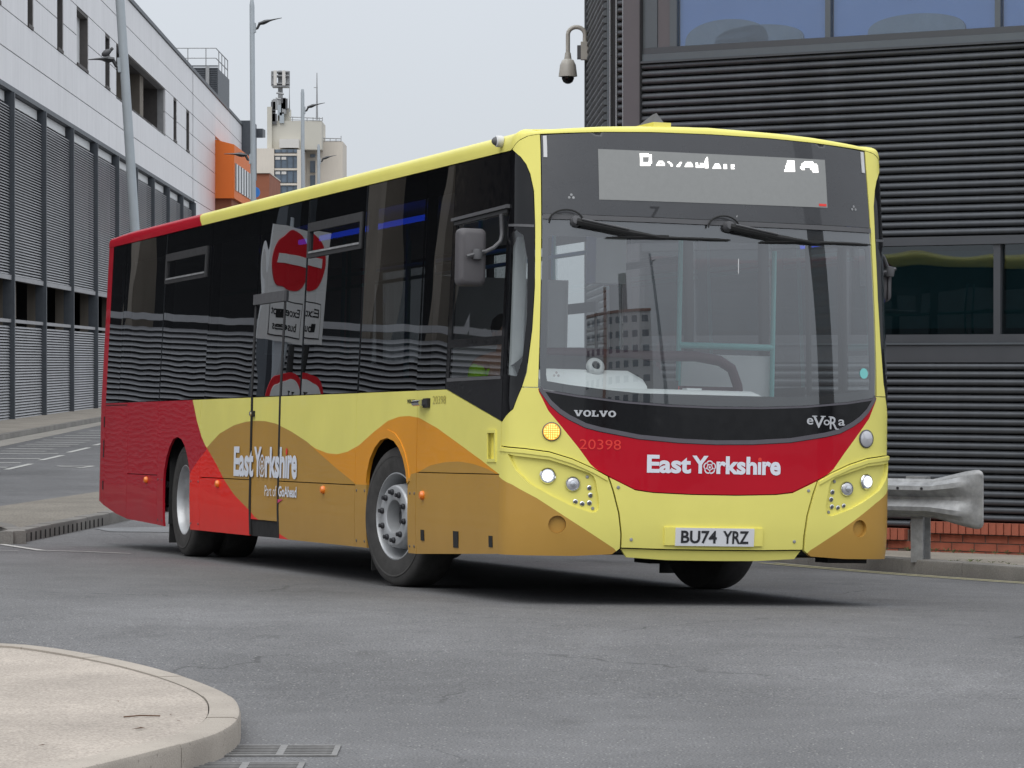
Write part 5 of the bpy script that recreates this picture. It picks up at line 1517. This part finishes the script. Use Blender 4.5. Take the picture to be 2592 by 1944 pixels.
# ---- sides
arch_f = [(3.385, .30), (3.397, .70), (3.437, .79), (3.50, .868), (3.60, .938), (3.72, .986), (3.88, 1.008), (4.04, .992), (4.18, .938), (4.29, .862), (4.355, .77), (4.375, .70), (4.375, .30)]
arch_r = [(9.66, .30), (9.672, .70), (9.724, .79), (9.80, .872), (9.89, .940), (10.0, .990), (10.16, 1.012), (10.32, .990), (10.446, .926), (10.56, .83), (10.64, .71), (10.66, .64), (10.66, .30)]
def ring_out(pth, d):
    n = len(pth)
    out = []
    for i, p in enumerate(pth):
        a, b = pth[max(0, i - 1)], pth[min(n - 1, i + 1)]
        l = math.hypot(b[0] - a[0], b[1] - a[1])
        out.append((p[0] - (b[1] - a[1]) / l * d, p[1] + (b[0] - a[0]) / l * d))
    return out
for sd_ in (-1, 1):
    q = (lambda pl: pl) if sd_ > 0 else (lambda pl: mir(pl)[::-1])
    P_ = lambda name, pl, mat=LV, off=0.0, holes=(), **k: panel(name, q(pl), mat, off, [q(h) for h in holes], **k)
    rec = [(1.55, .88), (1.69, .88), (1.70, 1.04), (1.56, 1.04)]
    P_('cab_panel', [(1.446, .789), (3.198, .784), (3.207, 1.320), (2.594, 1.320), (1.446, 1.108)], holes=[rec] if sd_ < 0 else [])
    P_('skirt_panel', [(1.446, .299), (3.194, .243), (3.198, .778), (1.446, .783)])
    P_('arch_panel', [(3.204, .243), (3.38, .242)] + arch_f + [(4.372, .246), (4.66, .246), (4.662, 1.32), (3.212, 1.32)])
    rg = [(a, b) for a, b in arch_f if b > .69]
    P_('arch_trim', [(a, b) for a, b in rg] + ring_out(rg, .055)[::-1], LV, .006, depth=.006)
    P_('side_panel', [(4.667, .681), (6.742, .681), (6.742, 1.32), (4.667, 1.32)])
    P_('skirt_panel', [(4.667, .246), (6.742, .243), (6.742, .674), (4.667, .674)])
    P_('door_panel', [(6.797, .372), (7.603, .372), (7.603, 1.32), (6.797, 1.32)], LV, -.004)
    P_('door_step', [(6.75, .245), (7.65, .241), (7.65, .366), (6.75, .366)], M['rubber'], -.012)
    for a, b in ((6.745, 6.794), (7.606, 7.657)): P_('door_seal', [(a, .25), (b, .25), (b, 1.325), (a, 1.325)], M['rubber'], .002, depth=.01)
    P_('side_panel', [(7.661, .681), (9.317, .681), (9.317, 1.32), (7.661, 1.32)])
    P_('skirt_panel', [(7.661, .241), (9.317, .238), (9.317, .674), (7.661, .674)])
    P_('arch_panel', [(9.323, .238), (9.655, .236)] + arch_r + [(10.655, .240), (10.90, .247), (10.90, 1.32), (9.323, 1.32)])
    P_('side_panel', [(10.905, .681), (12.12, .681), (12.12, 1.32), (10.905, 1.32)])
    P_('skirt_panel', [(10.905, .248), (12.12, .270), (12.12, .674), (10.905, .674)])
    P_('side_panel', [(12.126, .271), (12.6, .31), (13.115, .375), (13.115, 1.32), (12.126, 1.32)])
    P_('rear_panel', [(13.121, .376), (13.30, .41), (SCN, .42), (SCN + BW - .152, .42), (SCN + BW - .152, 2.785), (13.121, 2.78)])
    for v0, v1 in ((.52, .60), (.82, .98), (1.10, 1.20)): P_('vent_slot', [(13.135, v0), (13.175, v0), (13.175, v1), (13.135, v1)], M['rubber'], .003, depth=.004)
    P_('vent_slot', [(12.17, 1.296), (13.10, 1.300), (13.10, 1.308), (12.17, 1.304)], M['rubber'], .002, depth=.003)
    # bonded glazing
    for a, b in zip([2.612, 3.25, 4.65, 6.20, 7.65, 9.22, 10.9, 12.55], [3.246, 4.646, 6.196, 7.646, 9.216, 10.896, 12.546, 13.115]):
        sw_ = P_('side_window', [(a, 1.326), (b, 1.326), (b, 2.776), (a, 2.776)], M['glass_side'] if sd_ < 0 else M['glass_near'], random.uniform(-.0015, .0015), depth=.012, gy=lambda a, b: [])
        if sd_ < 0:                                # panes never sit in quite the same plane
            tilt = {4.65: -.0062, 6.20: -.001, 7.65: .002, 9.22: -.002}.get(a, random.uniform(-.002, .002))
            c_ = Vector(S(-(a + b) / 2, 2.05))
            sw_.matrix_local = Matrix.Translation(c_) @ Matrix.Rotation(tilt, 4, 'Z') @ Matrix.Translation(-c_)
    for t_ in (3.248, 4.648, 6.198, 7.648, 9.218, 10.898, 12.548):
        P_('window_pillar', [(t_ - .035, 1.326), (t_ + .035, 1.326), (t_ + .035, 2.776), (t_ - .035, 2.776)], M['int_dark'], -.03, depth=.05, gy=lambda a, b: [])
    P_('window_band', [(2.612, 2.60), (13.1, 2.60), (13.1, 2.776), (2.612, 2.776)], M['rubber'], -.025, depth=0, gy=lambda a, b: [])
    P_('window_band', [(2.612, 1.326), (13.1, 1.326), (13.1, 1.40), (2.612, 1.40)], M['rubber'], -.025, depth=0, gy=lambda a, b: [])
    # opening top lights
    for a, b, v0, v1 in ((9.35, 10.87, 2.37, 2.59), (4.72, 6.17, 2.37, 2.59)):
        h = P_('hopper_frame', [(a, v0 - .03), (b, v0 - .03), (b, v1 + .01), (a, v1 + .01)], M['int_dark'], .012, holes=[[(a + .05, v0 + .02), (b - .06, v0 + .02), (b - .06, v1 - .055), (a + .05, v1 - .055)]], depth=.03, gy=lambda a, b: [])
        P_('hopper_rail', [(a + .05, v0 + .002), (b - .06, v0 + .002), (b - .06, v0 + .016), (a + .05, v0 + .016)], M['steel'], .018, depth=.01, parent=h, gy=lambda a, b: [])
    # escape door upper frame
    P_('door_top_bar', [(6.73, 2.045), (7.67, 2.045), (7.67, 2.125), (6.73, 2.125)], M['plastic_grey'], .02, depth=.03, gy=lambda a, b: [])
    for a, b in ((6.735, 6.775), (7.625, 7.665)): P_('door_frame', [(a, 1.326), (b, 1.326), (b, 2.04), (a, 2.04)], M['int_dark'], .006, depth=.012, gy=lambda a, b: [])
    if sd_ > 0:                                   # entrance doors on the far side
        for a, b in ((1.47, 2.02), (2.05, 2.60)):
            P_('entrance_door_frame', [(a - .02, 1.326), (b + .005, 1.326), (b + .005, 2.776), (a - .02, 2.776)], M['rubber'], 0, holes=[[(a + .03, 1.37), (b - .04, 1.37), (b - .04, 2.56), (a + .03, 2.56)]], gy=lambda a, b: [])
            P_('entrance_door_glass', [(a + .03, 1.37), (b - .04, 1.37), (b - .04, 2.56), (a + .03, 2.56)], M['glass_corner'], -.006, depth=0, gy=lambda a, b: [])
        P_('skirt_fill', [(1.446, 1.112), (2.594, 1.322), (1.446, 1.322)], M['rubber'], -.004, gy=lambda a, b: [])
    # cab side window
    up = [(1.50, 1.64), (2.53, 1.64), (2.545, 2.375), (1.475, 2.395)]
    lo = [(1.50, 1.395), (2.545, 1.395), (2.54, 1.585), (1.497, 1.585)]
    for _ in ((1,) if sd_ < 0 else ()): P_('cab_window_frame', [(1.446, 1.114), (2.590, 1.326), (2.606, 1.326), (2.606, 2.776), (1.446, 2.776)], M['black_gloss'], 0, holes=[up, lo], gy=lambda a, b: [])
    if sd_ < 0: P_('cab_window', up, M['glass_cab'], -.006, depth=0, gy=lambda a, b: [])
    if sd_ < 0: P_('cab_window', lo, M['glass_corner'], -.004, depth=0, gy=lambda a, b: [])
    if sd_ < 0: P_('cab_gutter', [(1.43, 2.425), (2.60, 2.405), (2.60, 2.425), (1.43, 2.447)], M['plastic_grey'], .022, depth=.022, gy=lambda a, b: [])
    if sd_ < 0: P_('cab_rail', [(1.47, 2.398), (2.57, 2.378), (2.57, 2.400), (1.47, 2.420)], M['int_dark'], .01, depth=.01, gy=lambda a, b: [])
    if sd_ < 0: P_('cab_rail', [(1.48, 1.372), (2.56, 1.370), (2.56, 1.392), (1.48, 1.392)], M['plastic_grey'], .008, depth=.01, gy=lambda a, b: [])
    for t_ in (11.30, 8.665, 5.473, 3.039):
        MB().lathe([(.03, 0), (.03, .012), (.022, .026), (0, .03)], 16, frame(sd_ * t_, .631, 0)).build('side_marker', M['amber'], bus, smooth=50)
    for t_, w_, h_ in ((3.04, .035, .05), (2.322, .05, .075), (1.61, .035, .05)):
        P_('flap_catch', [(t_ - w_, .385 - h_), (t_ + w_, .385 - h_), (t_ + w_, .385 + h_ * .4), (t_ - w_, .385 + h_ * .4)], M['rubber'], .004, depth=.006)
    for t_ in (3.24, 3.34, 4.42, 4.62, 9.36, 9.62, 10.70, 10.86):
        for v_ in (.64, .29):
            MB().lathe([(0, .004), (.009, .003), (.011, 0)], 8, frame(sd_ * t_, v_, 0)).build('panel_screw', M['plastic_grey'], bus)
    if sd_ < 0:
        P_('handle_recess', rec, M['yellow_flat'], -.03, depth=0)
        P_('recess_rim', [(1.53, .86), (1.71, .86), (1.72, 1.06), (1.54, 1.06)], LV, .008, holes=[rec], depth=.038)
        h = P_('door_handle', [(2.925, 1.207), (3.03, 1.205), (3.03, 1.266), (2.925, 1.268)], M['rubber'], .02, depth=.025)
        MB().tube([S(-3.15, 1.236, .04), S(-2.99, 1.238, .04)], .022, 10).build('lock_barrel', M['chrome'], h, smooth=40)
        h = P_('door_handle', [(7.535, 1.17), (7.595, 1.17), (7.595, 1.215), (7.535, 1.215)], M['rubber'], .02, depth=.025)
        MB().lathe([(.018, 0), (.018, .012), (0, .014)], 12, frame(-7.565, 1.192, .02)).build('lock_barrel', M['chrome'], h)

# ---- mirrors
def mirror_unit(cx, cy, cz, w, h, sd_, arm):
    m = empty('mirror')
    m.parent = bus
    n = 6
    def rr(wi, hi, r, y):
        out = []
        for qx, qz, a0 in ((1, 1, 0), (-1, 1, 90), (-1, -1, 180), (1, -1, 270)):
            for k in range(n):
                a = R(a0 + 90 * k / (n - 1))
                out.append((cx + qx * (wi - r) + r * math.cos(a), y, cz + qz * (hi - r) + r * math.sin(a)))
        return out
    rs = [rr(w * .70, h * .82, .03, cy - .055), rr(w * .92, h * .95, .035, cy - .045), rr(w, h, .035, cy - .02), rr(w, h, .035, cy + .035), rr(w * .93, h * .96, .03, cy + .036)]
    N = len(rs[0])
    mb = MB()
    mb.add([p for r in rs for p in r], [(i * N + k, i * N + (k + 1) % N, (i + 1) * N + (k + 1) % N, (i + 1) * N + k) for i in range(len(rs) - 1) for k in range(N)] + [tuple(range(N)), tuple(4 * N + k for k in range(N))])
    mb.build('mirror_housing', M['mirror_grey'], m, smooth=50)
    MB().tube(arm, .013, 8).build('mirror_arm', M['plastic_grey'], m, smooth=40)
    k = arm[-1]
    MB().lathe([(0, -.035), (.03, -.03), (.035, 0), (.03, .03), (0, .035)], 12, Matrix.Translation(k)).build('arm_clamp', M['plastic_grey'], m, smooth=50)
    MB().tube([(k[0] - .07, k[1] - .01, k[2] - .015), (k[0] + .04, k[1] - .01, k[2] + .02)], .012, 6).build('clamp_bolt', M['plastic_grey'], m)
mirror_unit(-1.447, .50, 2.118, .090, .178, -1, [(-1.27, .45, 2.39), (-1.262, .46, 2.31), (-1.262, .455, 2.26), (-1.275, .44, 2.22), (-1.32, .43, 2.18), (-1.37, .43, 2.155), (-1.425, .435, 2.135)])
mirror_unit(1.352, .52, 2.03, .034, .095, 1, [(1.25, .42, 2.26), (1.30, .42, 2.22), (1.355, .45, 2.13)])

# ---- wheels
def wheel(x, y, steer, sd_, rear=False):
    w = empty('wheel')
    w.parent = bus
    w.location = (x, y, .478)
    w.rotation_euler = (0, 0, steer + (0 if sd_ < 0 else math.pi))
    # local -X is the outer face
    def L(prof, n=48): return MB().lathe([(r, h) for h, r in prof], n, axis='X')
    ty = [(-.105, .288), (-.128, .30), (-.138, .345), (-.140, .40), (-.132, .445), (-.118, .466), (-.095, .476), (-.05, .479), (.05, .479), (.095, .476), (.118, .466), (.138, .40), (.13, .30), (.105, .288)]
    if rear: ty = ty[:8] + [(.02, .479), (.06, .479), (.118, .44), (.15, .43), (.17, .466), (.20, .478), (.40, .478), (.43, .46), (.45, .40), (.44, .30)]
    L(ty, 64).build('tyre', M['tyre'], w, smooth=35)
    L([(-.132, .418), (-.1425, .412), (-.1425, .404), (-.139, .398)], 64).build('sidewall_rib', M['tyre'], w, smooth=35)
    if rear:
        L([(-.108, .292), (-.126, .298), (-.128, .290), (-.112, .280), (-.06, .268), (.03, .262), (.055, .25), (.06, .20), (.062, .11)], 48).build('rim', M['rim'], w, smooth=40)
        L([(.06, .135), (-.02, .125), (-.05, .11), (-.055, .0)], 32).build('hub', M['nut'], w, smooth=40)
        nn, nr, nx0 = 10, .168, .055
    else:
        L([(-.110, .293), (-.126, .298), (-.128, .290), (-.110, .280), (-.04, .272), (.06, .268), (.08, .24)], 48).build('rim', M['rim'], w, smooth=40)
        # outward dished disc with bolt ring
        L([(.07, .250), (.02, .236), (-.06, .222), (-.128, .212), (-.142, .204), (-.145, .196), (-.145, .122), (-.138, .110), (-.085, .104), (-.03, .100)], 48).build('wheel_disc', M['rim'], w, smooth=40)
        L([(-.03, .102), (-.055, .09), (-.06, .05), (-.06, 0)], 32).build('hub', M['nut'], w, smooth=40)
        nn, nr, nx0 = 10, .164, -.145
    nm = MB().lathe([(.021, 0), (.021, -.012), (.014, -.018), (.014, -.032), (0, -.034)], 10, axis='X').mesh('wheel_nut', M['nut'], 40)
    for k in range(nn):
        o = link_mesh('wheel_nut', nm, w)
        a = 2 * math.pi * k / nn + .2
        o.location = (nx0, nr * math.cos(a), nr * math.sin(a))
FWY, RWY = 2.78, 9.0
wheel(-1.09, FWY, R(10.7), -1)
wheel(1.09, FWY, R(10.2), 1)
wheel(-1.085, RWY, 0, -1, True)
wheel(1.085, RWY, 0, 1, True)
for sd_ in (-1, 1):
    for y in (FWY, RWY):
        a, b = sorted((sd_ * 1.235, sd_ * .5))
        y0, y1, z0, z1 = y - .49, y + .50, .26, 1.035
        xi = sd_ * .5
        MB().add([(a, y0, z0), (b, y0, z0), (b, y0, z1), (a, y0, z1), (a, y1, z0), (b, y1, z0), (b, y1, z1), (a, y1, z1)], [(0, 1, 2, 3), (4, 5, 6, 7), (3, 2, 6, 7), (1, 5, 6, 2) if sd_ < 0 else (0, 4, 7, 3)]).build('wheel_housing', M['chassis'], bus)
    MB().box(sd_ * .92, sd_ * 1.22, FWY + .515, FWY + .53, .09, .42).build('mud_flap', M['rubber'], bus)
    MB().box(sd_ * .78, sd_ * 1.22, RWY + .515, RWY + .53, .10, .42).build('mud_flap', M['rubber'], bus)
ch_ = MB()
ch_.box(-1.2, 1.2, .38, FWY - .5, .30, .36)
ch_.box(-.5, .5, FWY - .499, FWY + .51, .25, .36)
ch_.box(-1.2, 1.2, FWY + .511, RWY - .5, .27, .36)
ch_.box(-.45, .45, RWY - .499, RWY + .51, .25, .5)
ch_.box(-1.2, 1.2, RWY + .511, 12.1, .42, .55)
ch_.build('chassis', M['chassis'], bus)
MB().tube([(-.8, FWY, .45), (.8, FWY, .45)], .08, 10).build('axle', M['chassis'], bus)
MB().tube([(-.55, RWY, .478), (.55, RWY, .478)], .11, 10).build('axle', M['chassis'], bus)
MB().box(.46, .735, 2.3, 2.6, .188, .30).build('air_tank', M['chassis'], bus)
MB().box(.95, 1.22, .42, .62, .262, .292).build('kneeling_skid', M['rubber'], bus)

# ---- interior
fl = MB()
for w_, y0, y1 in ((1.2, .45, FWY - .5), (.48, FWY - .499, FWY + .51), (1.2, FWY + .511, RWY - .5), (.44, RWY - .499, RWY + .51), (1.2, RWY + .511, 12.0)): fl.box(-w_, w_, y0, y1, .362, .40)
fl.build('cabin_floor', M['int_grey'], bus)
MB().box(-1.12, 1.12, 1.0, 12.0, 2.66, 2.69).build('ceiling', M['int_light'], bus)
MB().box(-1.0, 1.0, .36, 1.0, 2.40, 2.43).build('cab_ceiling', M['int_light'], bus)
MB().box(-1.08, 1.08, 1.0, 1.02, 2.42, 2.66).build('cab_bulkhead', M['int_light'], bus)
MB().box(-1.15, 1.15, 11.95, 12.0, .4, 2.66).build('rear_bulkhead', M['int_grey'], bus)
for sd_ in (-1, 1):
    MB().box(sd_ * 1.195, sd_ * 1.21, 1.2, 11.9, 1.045, 1.31).build('side_lining', M['int_grey'], bus)
for y0, y1 in ((3.28, 4.28), (4.34, 5.62), (5.70, 6.62)): MB().box(-.905, -.88, y0, y1, 2.535, 2.572).build('blue_led_strip', M['led_blue'], bus)
db = MB()
def dashx(x0, x1, prof):
    n = len(prof)
    db.add([(x, y, z) for x in (x0, x0 + .06, x1 - .1, x1) for y, z in [(a, b - (.05 if x in (x0, x1) else 0)) for a, b in prof]], [(i * n + k, i * n + k + 1, (i + 1) * n + k + 1, (i + 1) * n + k) for i in range(3) for k in range(n - 1)] + [tuple(range(n)), tuple(3 * n + k for k in range(n))])
dashx(-1.02, .46, [(.13, .9), (.14, 1.24), (.2, 1.315), (.32, 1.335), (.62, 1.33), (.66, 1.2), (.66, .9)])
dashx(-1.02, -.33, [(.30, 1.30), (.34, 1.40), (.42, 1.445), (.62, 1.44), (.72, 1.36), (.72, .9)])
db.build('dashboard', M['int_light'], bus, smooth=50)
bn = MB()
dq = [(.66, 1.3), (.70, 1.46), (.80, 1.545), (.95, 1.55), (1.05, 1.47), (1.05, .9)]
bn.add([(x, y, z - e_) for x, e_ in ((-1.05, .08), (-.95, 0), (-.2, .01), (-.08, .06)) for y, z in dq], [(i * 6 + k, i * 6 + k + 1, (i + 1) * 6 + k + 1, (i + 1) * 6 + k) for i in range(3) for k in range(5)])
bn.build('instrument_binnacle', M['int_dark'], bus, smooth=40)
MB().tube([(-.95, 1.06, 1.555), (-.5, 1.1, 1.57), (-.05, 1.15, 1.565), (.33, 1.2, 1.575), (.50, 1.2, 1.55), (.585, 1.2, 1.50), (.63, 1.2, 1.39), (.65, 1.2, 1.2)], .035, 8).build('cab_rail', M['maroon'], bus, smooth=50)
MB().tube([(.06, 1.2, 1.57), (.05, 1.2, 1.2)], .03, 8).build('cab_rail_post', M['maroon'], bus)
MB().box(-.06, .62, 1.22, 1.26, .5, 1.38).build('cab_door', M['maroon'], bus)
MB().box(-.14, -.02, 1.0, 1.02, 1.42, 1.53, mat=Matrix.Rotation(0, 4, 'X')).build('ticket_machine', M['int_dark'], bus)
MB().box(-.20, -.12, .98, .985, 1.43, 1.52).build('paper_notice', M['sign_white'], bus)
MB().box(-.10, .02, .70, .72, 1.335, 1.40).build('card_reader', M['int_dark'], bus)
MB().box(.0, .10, .50, .58, 1.336, 1.35).build('folded_paper', M['sign_white'], bus)
MB().box(-.04, .03, .71, .715, 1.345, 1.365).build('reader_light', M['letter_red'], bus)
Ts = Matrix.Translation((-.654, .40, 1.462)) @ Matrix.Rotation(R(62), 4, 'X') @ Matrix.Scale(.8, 4)
ls = MB().lathe([(.032, .022), (.036, .034), (.058, .034), (.072, .02), (.074, 0), (.05, -.02), (0, -.02)], 24, Ts).build('light_sensor', M['white_plastic'], bus, smooth=50)
MB().lathe([(.033, .024), (.02, .034), (0, .037)], 16, Ts).build('lens', M['int_dark'], ls, smooth=50)
sw = MB()
Tw = Matrix.Translation((-.77, 1.18, 1.24)) @ Matrix.Rotation(R(-25), 4, 'X')
sw.tube([Tw @ Vector((.23 * math.cos(a), .23 * math.sin(a), 0)) for a in np.linspace(0, 2 * math.pi, 33)], .016, 8)
for a in (R(210), R(330), R(90)): sw.tube([Tw @ Vector((0, 0, -.04)), Tw @ Vector((.22 * math.cos(a), .22 * math.sin(a), 0))], .014, 6)
sw.tube([Tw @ Vector((0, 0, -.03)), (-.77, 1.0, .8)], .03, 8)
sw.build('steering_wheel', M['int_dark'], bus, smooth=50)
ds = MB()
ds.box(-1.0, -.54, 1.55, 2.02, .86, .98)
ds.build('driver_seat', M['int_dark'], bus)
MB().box(-.94, -.58, 2.02, 2.12, .96, 1.40).build('driver_seat_back', M['int_dark'], bus)
MB().box(-1.1, -.2, .5, 2.3, .66, .70).build('cab_platform', M['int_grey'], bus)
MB().box(-.94, -.6, 1.6, 1.98, .70, .86).build('driver_seat_base', M['int_dark'], bus)
MB().tube([(-1.01, .9, 1.3), (-1.005, .9, 1.7), (-.995, .9, 2.2), (-.98, .9, 2.28)], [.05, .05, .05, .03], 12).build('pillar_trim', M['int_light'], bus, smooth=50)
def pole(a, b, r=.017): MB().tube([a, b], r, 8).build('grab_pole', M['turquoise'], bus, smooth=50)
pole((.33, 1.5, .4), (.33, 1.5, 2.66))
pole((.33, 1.5, 1.655), (1.0, 1.5, 1.655), .022)
pole((1.0, 1.5, .9), (1.0, 1.5, 2.3))
MB().box(.36, 1.02, 1.52, 1.53, .8, 1.60).build('modesty_panel', M['int_light'], bus)
MB().box(-1.15, -.15, 2.35, 2.37, .7, 2.1).build('cab_screen', M['int_grey'], bus)
MB().box(.10, .32, 2.5, 2.7, 2.1, 2.5).build('fare_sign', M['int_light'], bus)
st = MB()
st.box(-.21, .21, 0, .42, .40, .48)
st.add([(x, y, z) for x in (-.21, .21) for y, z in ((.40, .45), (.46, 1.02), (.50, 1.06), (.54, 1.02), (.49, .45))], [(0, 1, 2, 3, 4), (5, 6, 7, 8, 9), (0, 1, 6, 5), (1, 2, 7, 6), (2, 3, 8, 7), (3, 4, 9, 8)])
st.box(-.18, .18, .1, .34, .0, .40)
stm = st.mesh('passenger_seat', M['moquette'])
for k in range(8):
    y = 4.0 + k * .92
    for x in (-.92, -.48, .48, .92):
        o = link_mesh('passenger_seat', stm, bus)
        o.location = (x, y, .40 if y < 6 else .62)
for y in (3.9, 5.7, 7.5, 9.3):
    for x in (-.28, .28): pole((x, y, .4), (x, y, 2.66), .016)
for x in (-.28, .28): pole((x, 3.0, 2.35), (x, 11.5, 2.35), .016)

# ------------------------------------------------------------------ the driver
def skin_mesh(name, joints, bones, mat, parent=None, sub=2):
    """continuous surface grown round a skeleton: joints {name: (xyz, radius)}"""
    keys = list(joints)
    me = bpy.data.meshes.new(name)
    me.from_pydata([joints[k][0] for k in keys], [(keys.index(a), keys.index(b)) for a, b in bones], [])
    o = bpy.data.objects.new(name, me)
    COL.objects.link(o)
    m = o.modifiers.new('skin', 'SKIN')
    m.use_smooth_shade = True
    for i, k in enumerate(keys):
        r = joints[k][1]
        me.skin_vertices[0].data[i].radius = (r, r) if not isinstance(r, tuple) else r
        me.skin_vertices[0].data[i].use_root = (i == 0)
    s = o.modifiers.new('sub', 'SUBSURF')
    s.levels = s.render_levels = sub
    bpy.context.view_layer.update()
    dg = bpy.context.evaluated_depsgraph_get()
    nm = bpy.data.meshes.new_from_object(o.evaluated_get(dg))
    o.modifiers.clear()
    o.data = nm
    nm.materials.clear()
    nm.materials.append(mat)
    nm.shade_smooth()
    if parent is not None: o.parent = parent
    return o
dv = tag(empty('driver'), 'bus driver in lime hi vis jacket and white cuffs at the wheel', 'person')
dv.matrix_world = bus.matrix_world.copy()
X0 = -.77
J = {'hip': ((X0, 1.86, 1.03), (.15, .12)), 'waist': ((X0, 1.88, 1.20), (.145, .11)), 'chest': ((X0, 1.86, 1.40), (.17, .12)), 'collar': ((X0, 1.85, 1.52), (.10, .085)), 'neck': ((X0, 1.835, 1.575), .055), 'jaw': ((X0, 1.80, 1.655), (.065, .075)), 'brow': ((X0, 1.815, 1.735), (.075, .092)), 'crown': ((X0, 1.83, 1.79), (.05, .06))}
B = [('hip', 'waist'), ('waist', 'chest'), ('chest', 'collar'), ('collar', 'neck'), ('neck', 'jaw'), ('jaw', 'brow'), ('brow', 'crown')]
for n_, q in (('l', -1), ('r', 1)):
    J.update({n_ + 'sh': ((X0 + q * .185, 1.84, 1.495), .062), n_ + 'el': ((X0 + q * .25, 1.66, 1.24), .043), n_ + 'wr': ((X0 + q * .20, 1.40, 1.30), .029), n_ + 'pa': ((X0 + q * .195, 1.33, 1.315), (.04, .02)),
              n_ + 'th': ((X0 + q * .10, 1.78, 1.02), .085), n_ + 'kn': ((X0 + q * .14, 1.40, 1.03), .060), n_ + 'an': ((X0 + q * .14, 1.26, .76), .042), n_ + 'to': ((X0 + q * .14, 1.10, .735), .036)})
    B += [('collar', n_ + 'sh'), (n_ + 'sh', n_ + 'el'), (n_ + 'el', n_ + 'wr'), (n_ + 'wr', n_ + 'pa'), ('hip', n_ + 'th'), (n_ + 'th', n_ + 'kn'), (n_ + 'kn', n_ + 'an'), (n_ + 'an', n_ + 'to')]
body = skin_mesh('body', J, B, M['skin'], dv)
for n_, q in (('l', -1), ('r', 1)):     # fingers closed round the rim
    for k in range(4):
        bx_ = X0 + q * (.165 + k * .018)
        skin_mesh('finger', {'a': ((bx_, 1.34, 1.315), .011), 'b': ((bx_, 1.295 - .004 * (k % 2), 1.325), .0100), 'c': ((bx_ - q * .004, 1.275, 1.300), .009), 'd': ((bx_ - q * .008, 1.295, 1.280), .008)}, [('a', 'b'), ('b', 'c'), ('c', 'd')], M['skin'], body, 1)
    skin_mesh('thumb', {'a': ((X0 + q * .165, 1.365, 1.31), .013), 'b': ((X0 + q * .14, 1.33, 1.30), .011), 'c': ((X0 + q * .135, 1.30, 1.29), .009)}, [('a', 'b'), ('b', 'c')], M['skin'], body, 1)
VJ = {k: (J[k][0], tuple(a * 1.10 + .012 for a in J[k][1])) for k in ('waist', 'chest')}
VJ['hip'] = ((X0, 1.87, 1.10), (.165, .13))
VJ['collar'] = ((X0, 1.855, 1.50), (.105, .095))
for n_, q in (('l', -1), ('r', 1)): VJ[n_ + 'sh'] = ((X0 + q * .175, 1.845, 1.495), (.078, .080))
skin_mesh('hi_vis_jacket', VJ, [('hip', 'waist'), ('waist', 'chest'), ('chest', 'collar'), ('collar', 'lsh'), ('collar', 'rsh')], M['hivis'], dv)
for n_ in 'lr':
    k1, k2 = J[n_ + 'sh'], J[n_ + 'el']
    skin_mesh('jacket_sleeve', {'a': (k1[0], .060), 'b': (tuple((a + b) / 2 for a, b in zip(k1[0], k2[0])), .067), 'c': (k2[0], .056)}, [('a', 'b'), ('b', 'c')], M['hivis'], dv)
    skin_mesh('shirt_cuff', {'a': (tuple(p * .75 + q_ * .25 for p, q_ in zip(k2[0], J[n_ + 'wr'][0])), .046), 'b': (tuple(p * .15 + q_ * .85 for p, q_ in zip(k2[0], J[n_ + 'wr'][0])), .038)}, [('a', 'b')], M['shirt'], dv)
    skin_mesh('trouser_leg', {'a': ((J[n_ + 'th'][0]), .098), 'b': (J[n_ + 'kn'][0], .073), 'c': (tuple(p + d for p, d in zip(J[n_ + 'an'][0], (0, 0, .03))), .058)}, [('a', 'b'), ('b', 'c')], M['trouser'], dv)
hr = MB()
hr.lathe([(0, .085), (.045, .075), (.078, .045), (.092, .0), (.09, -.03), (.08, -.05)], 20, Matrix.Translation((X0, 1.845, 1.755)) @ Matrix.Rotation(R(-18), 4, 'X'))
hr.build('hair', M['hair'], dv, smooth=60)
fc = MB()
for q in (-1, 1): fc.lathe([(0, .012), (.009, .008), (.012, 0)], 10, Matrix.Translation((X0 + q * .032, 1.728, 1.715)) @ Matrix.Rotation(R(90), 4, 'X'))
fc.build('eyes', M['hair'], dv)
MB().add([(X0 - .014, 1.735, 1.675), (X0 + .014, 1.735, 1.675), (X0, 1.705, 1.677), (X0, 1.73, 1.72)], [(0, 1, 2), (0, 2, 3), (1, 3, 2), (0, 3, 1)]).build('nose', M['skin'], dv)
MB().box(X0 - .024, X0 + .024, 1.728, 1.735, 1.643, 1.649).build('mouth', M['moquette'], dv)
for q in (-1, 1): MB().lathe([(0, .012), (.022, .008), (.026, 0), (.018, -.008)], 12, Matrix.Translation((X0 + q * .078, 1.82, 1.695)) @ Matrix.Rotation(R(90 * q), 4, 'Y')).build('ear', M['skin'], dv)
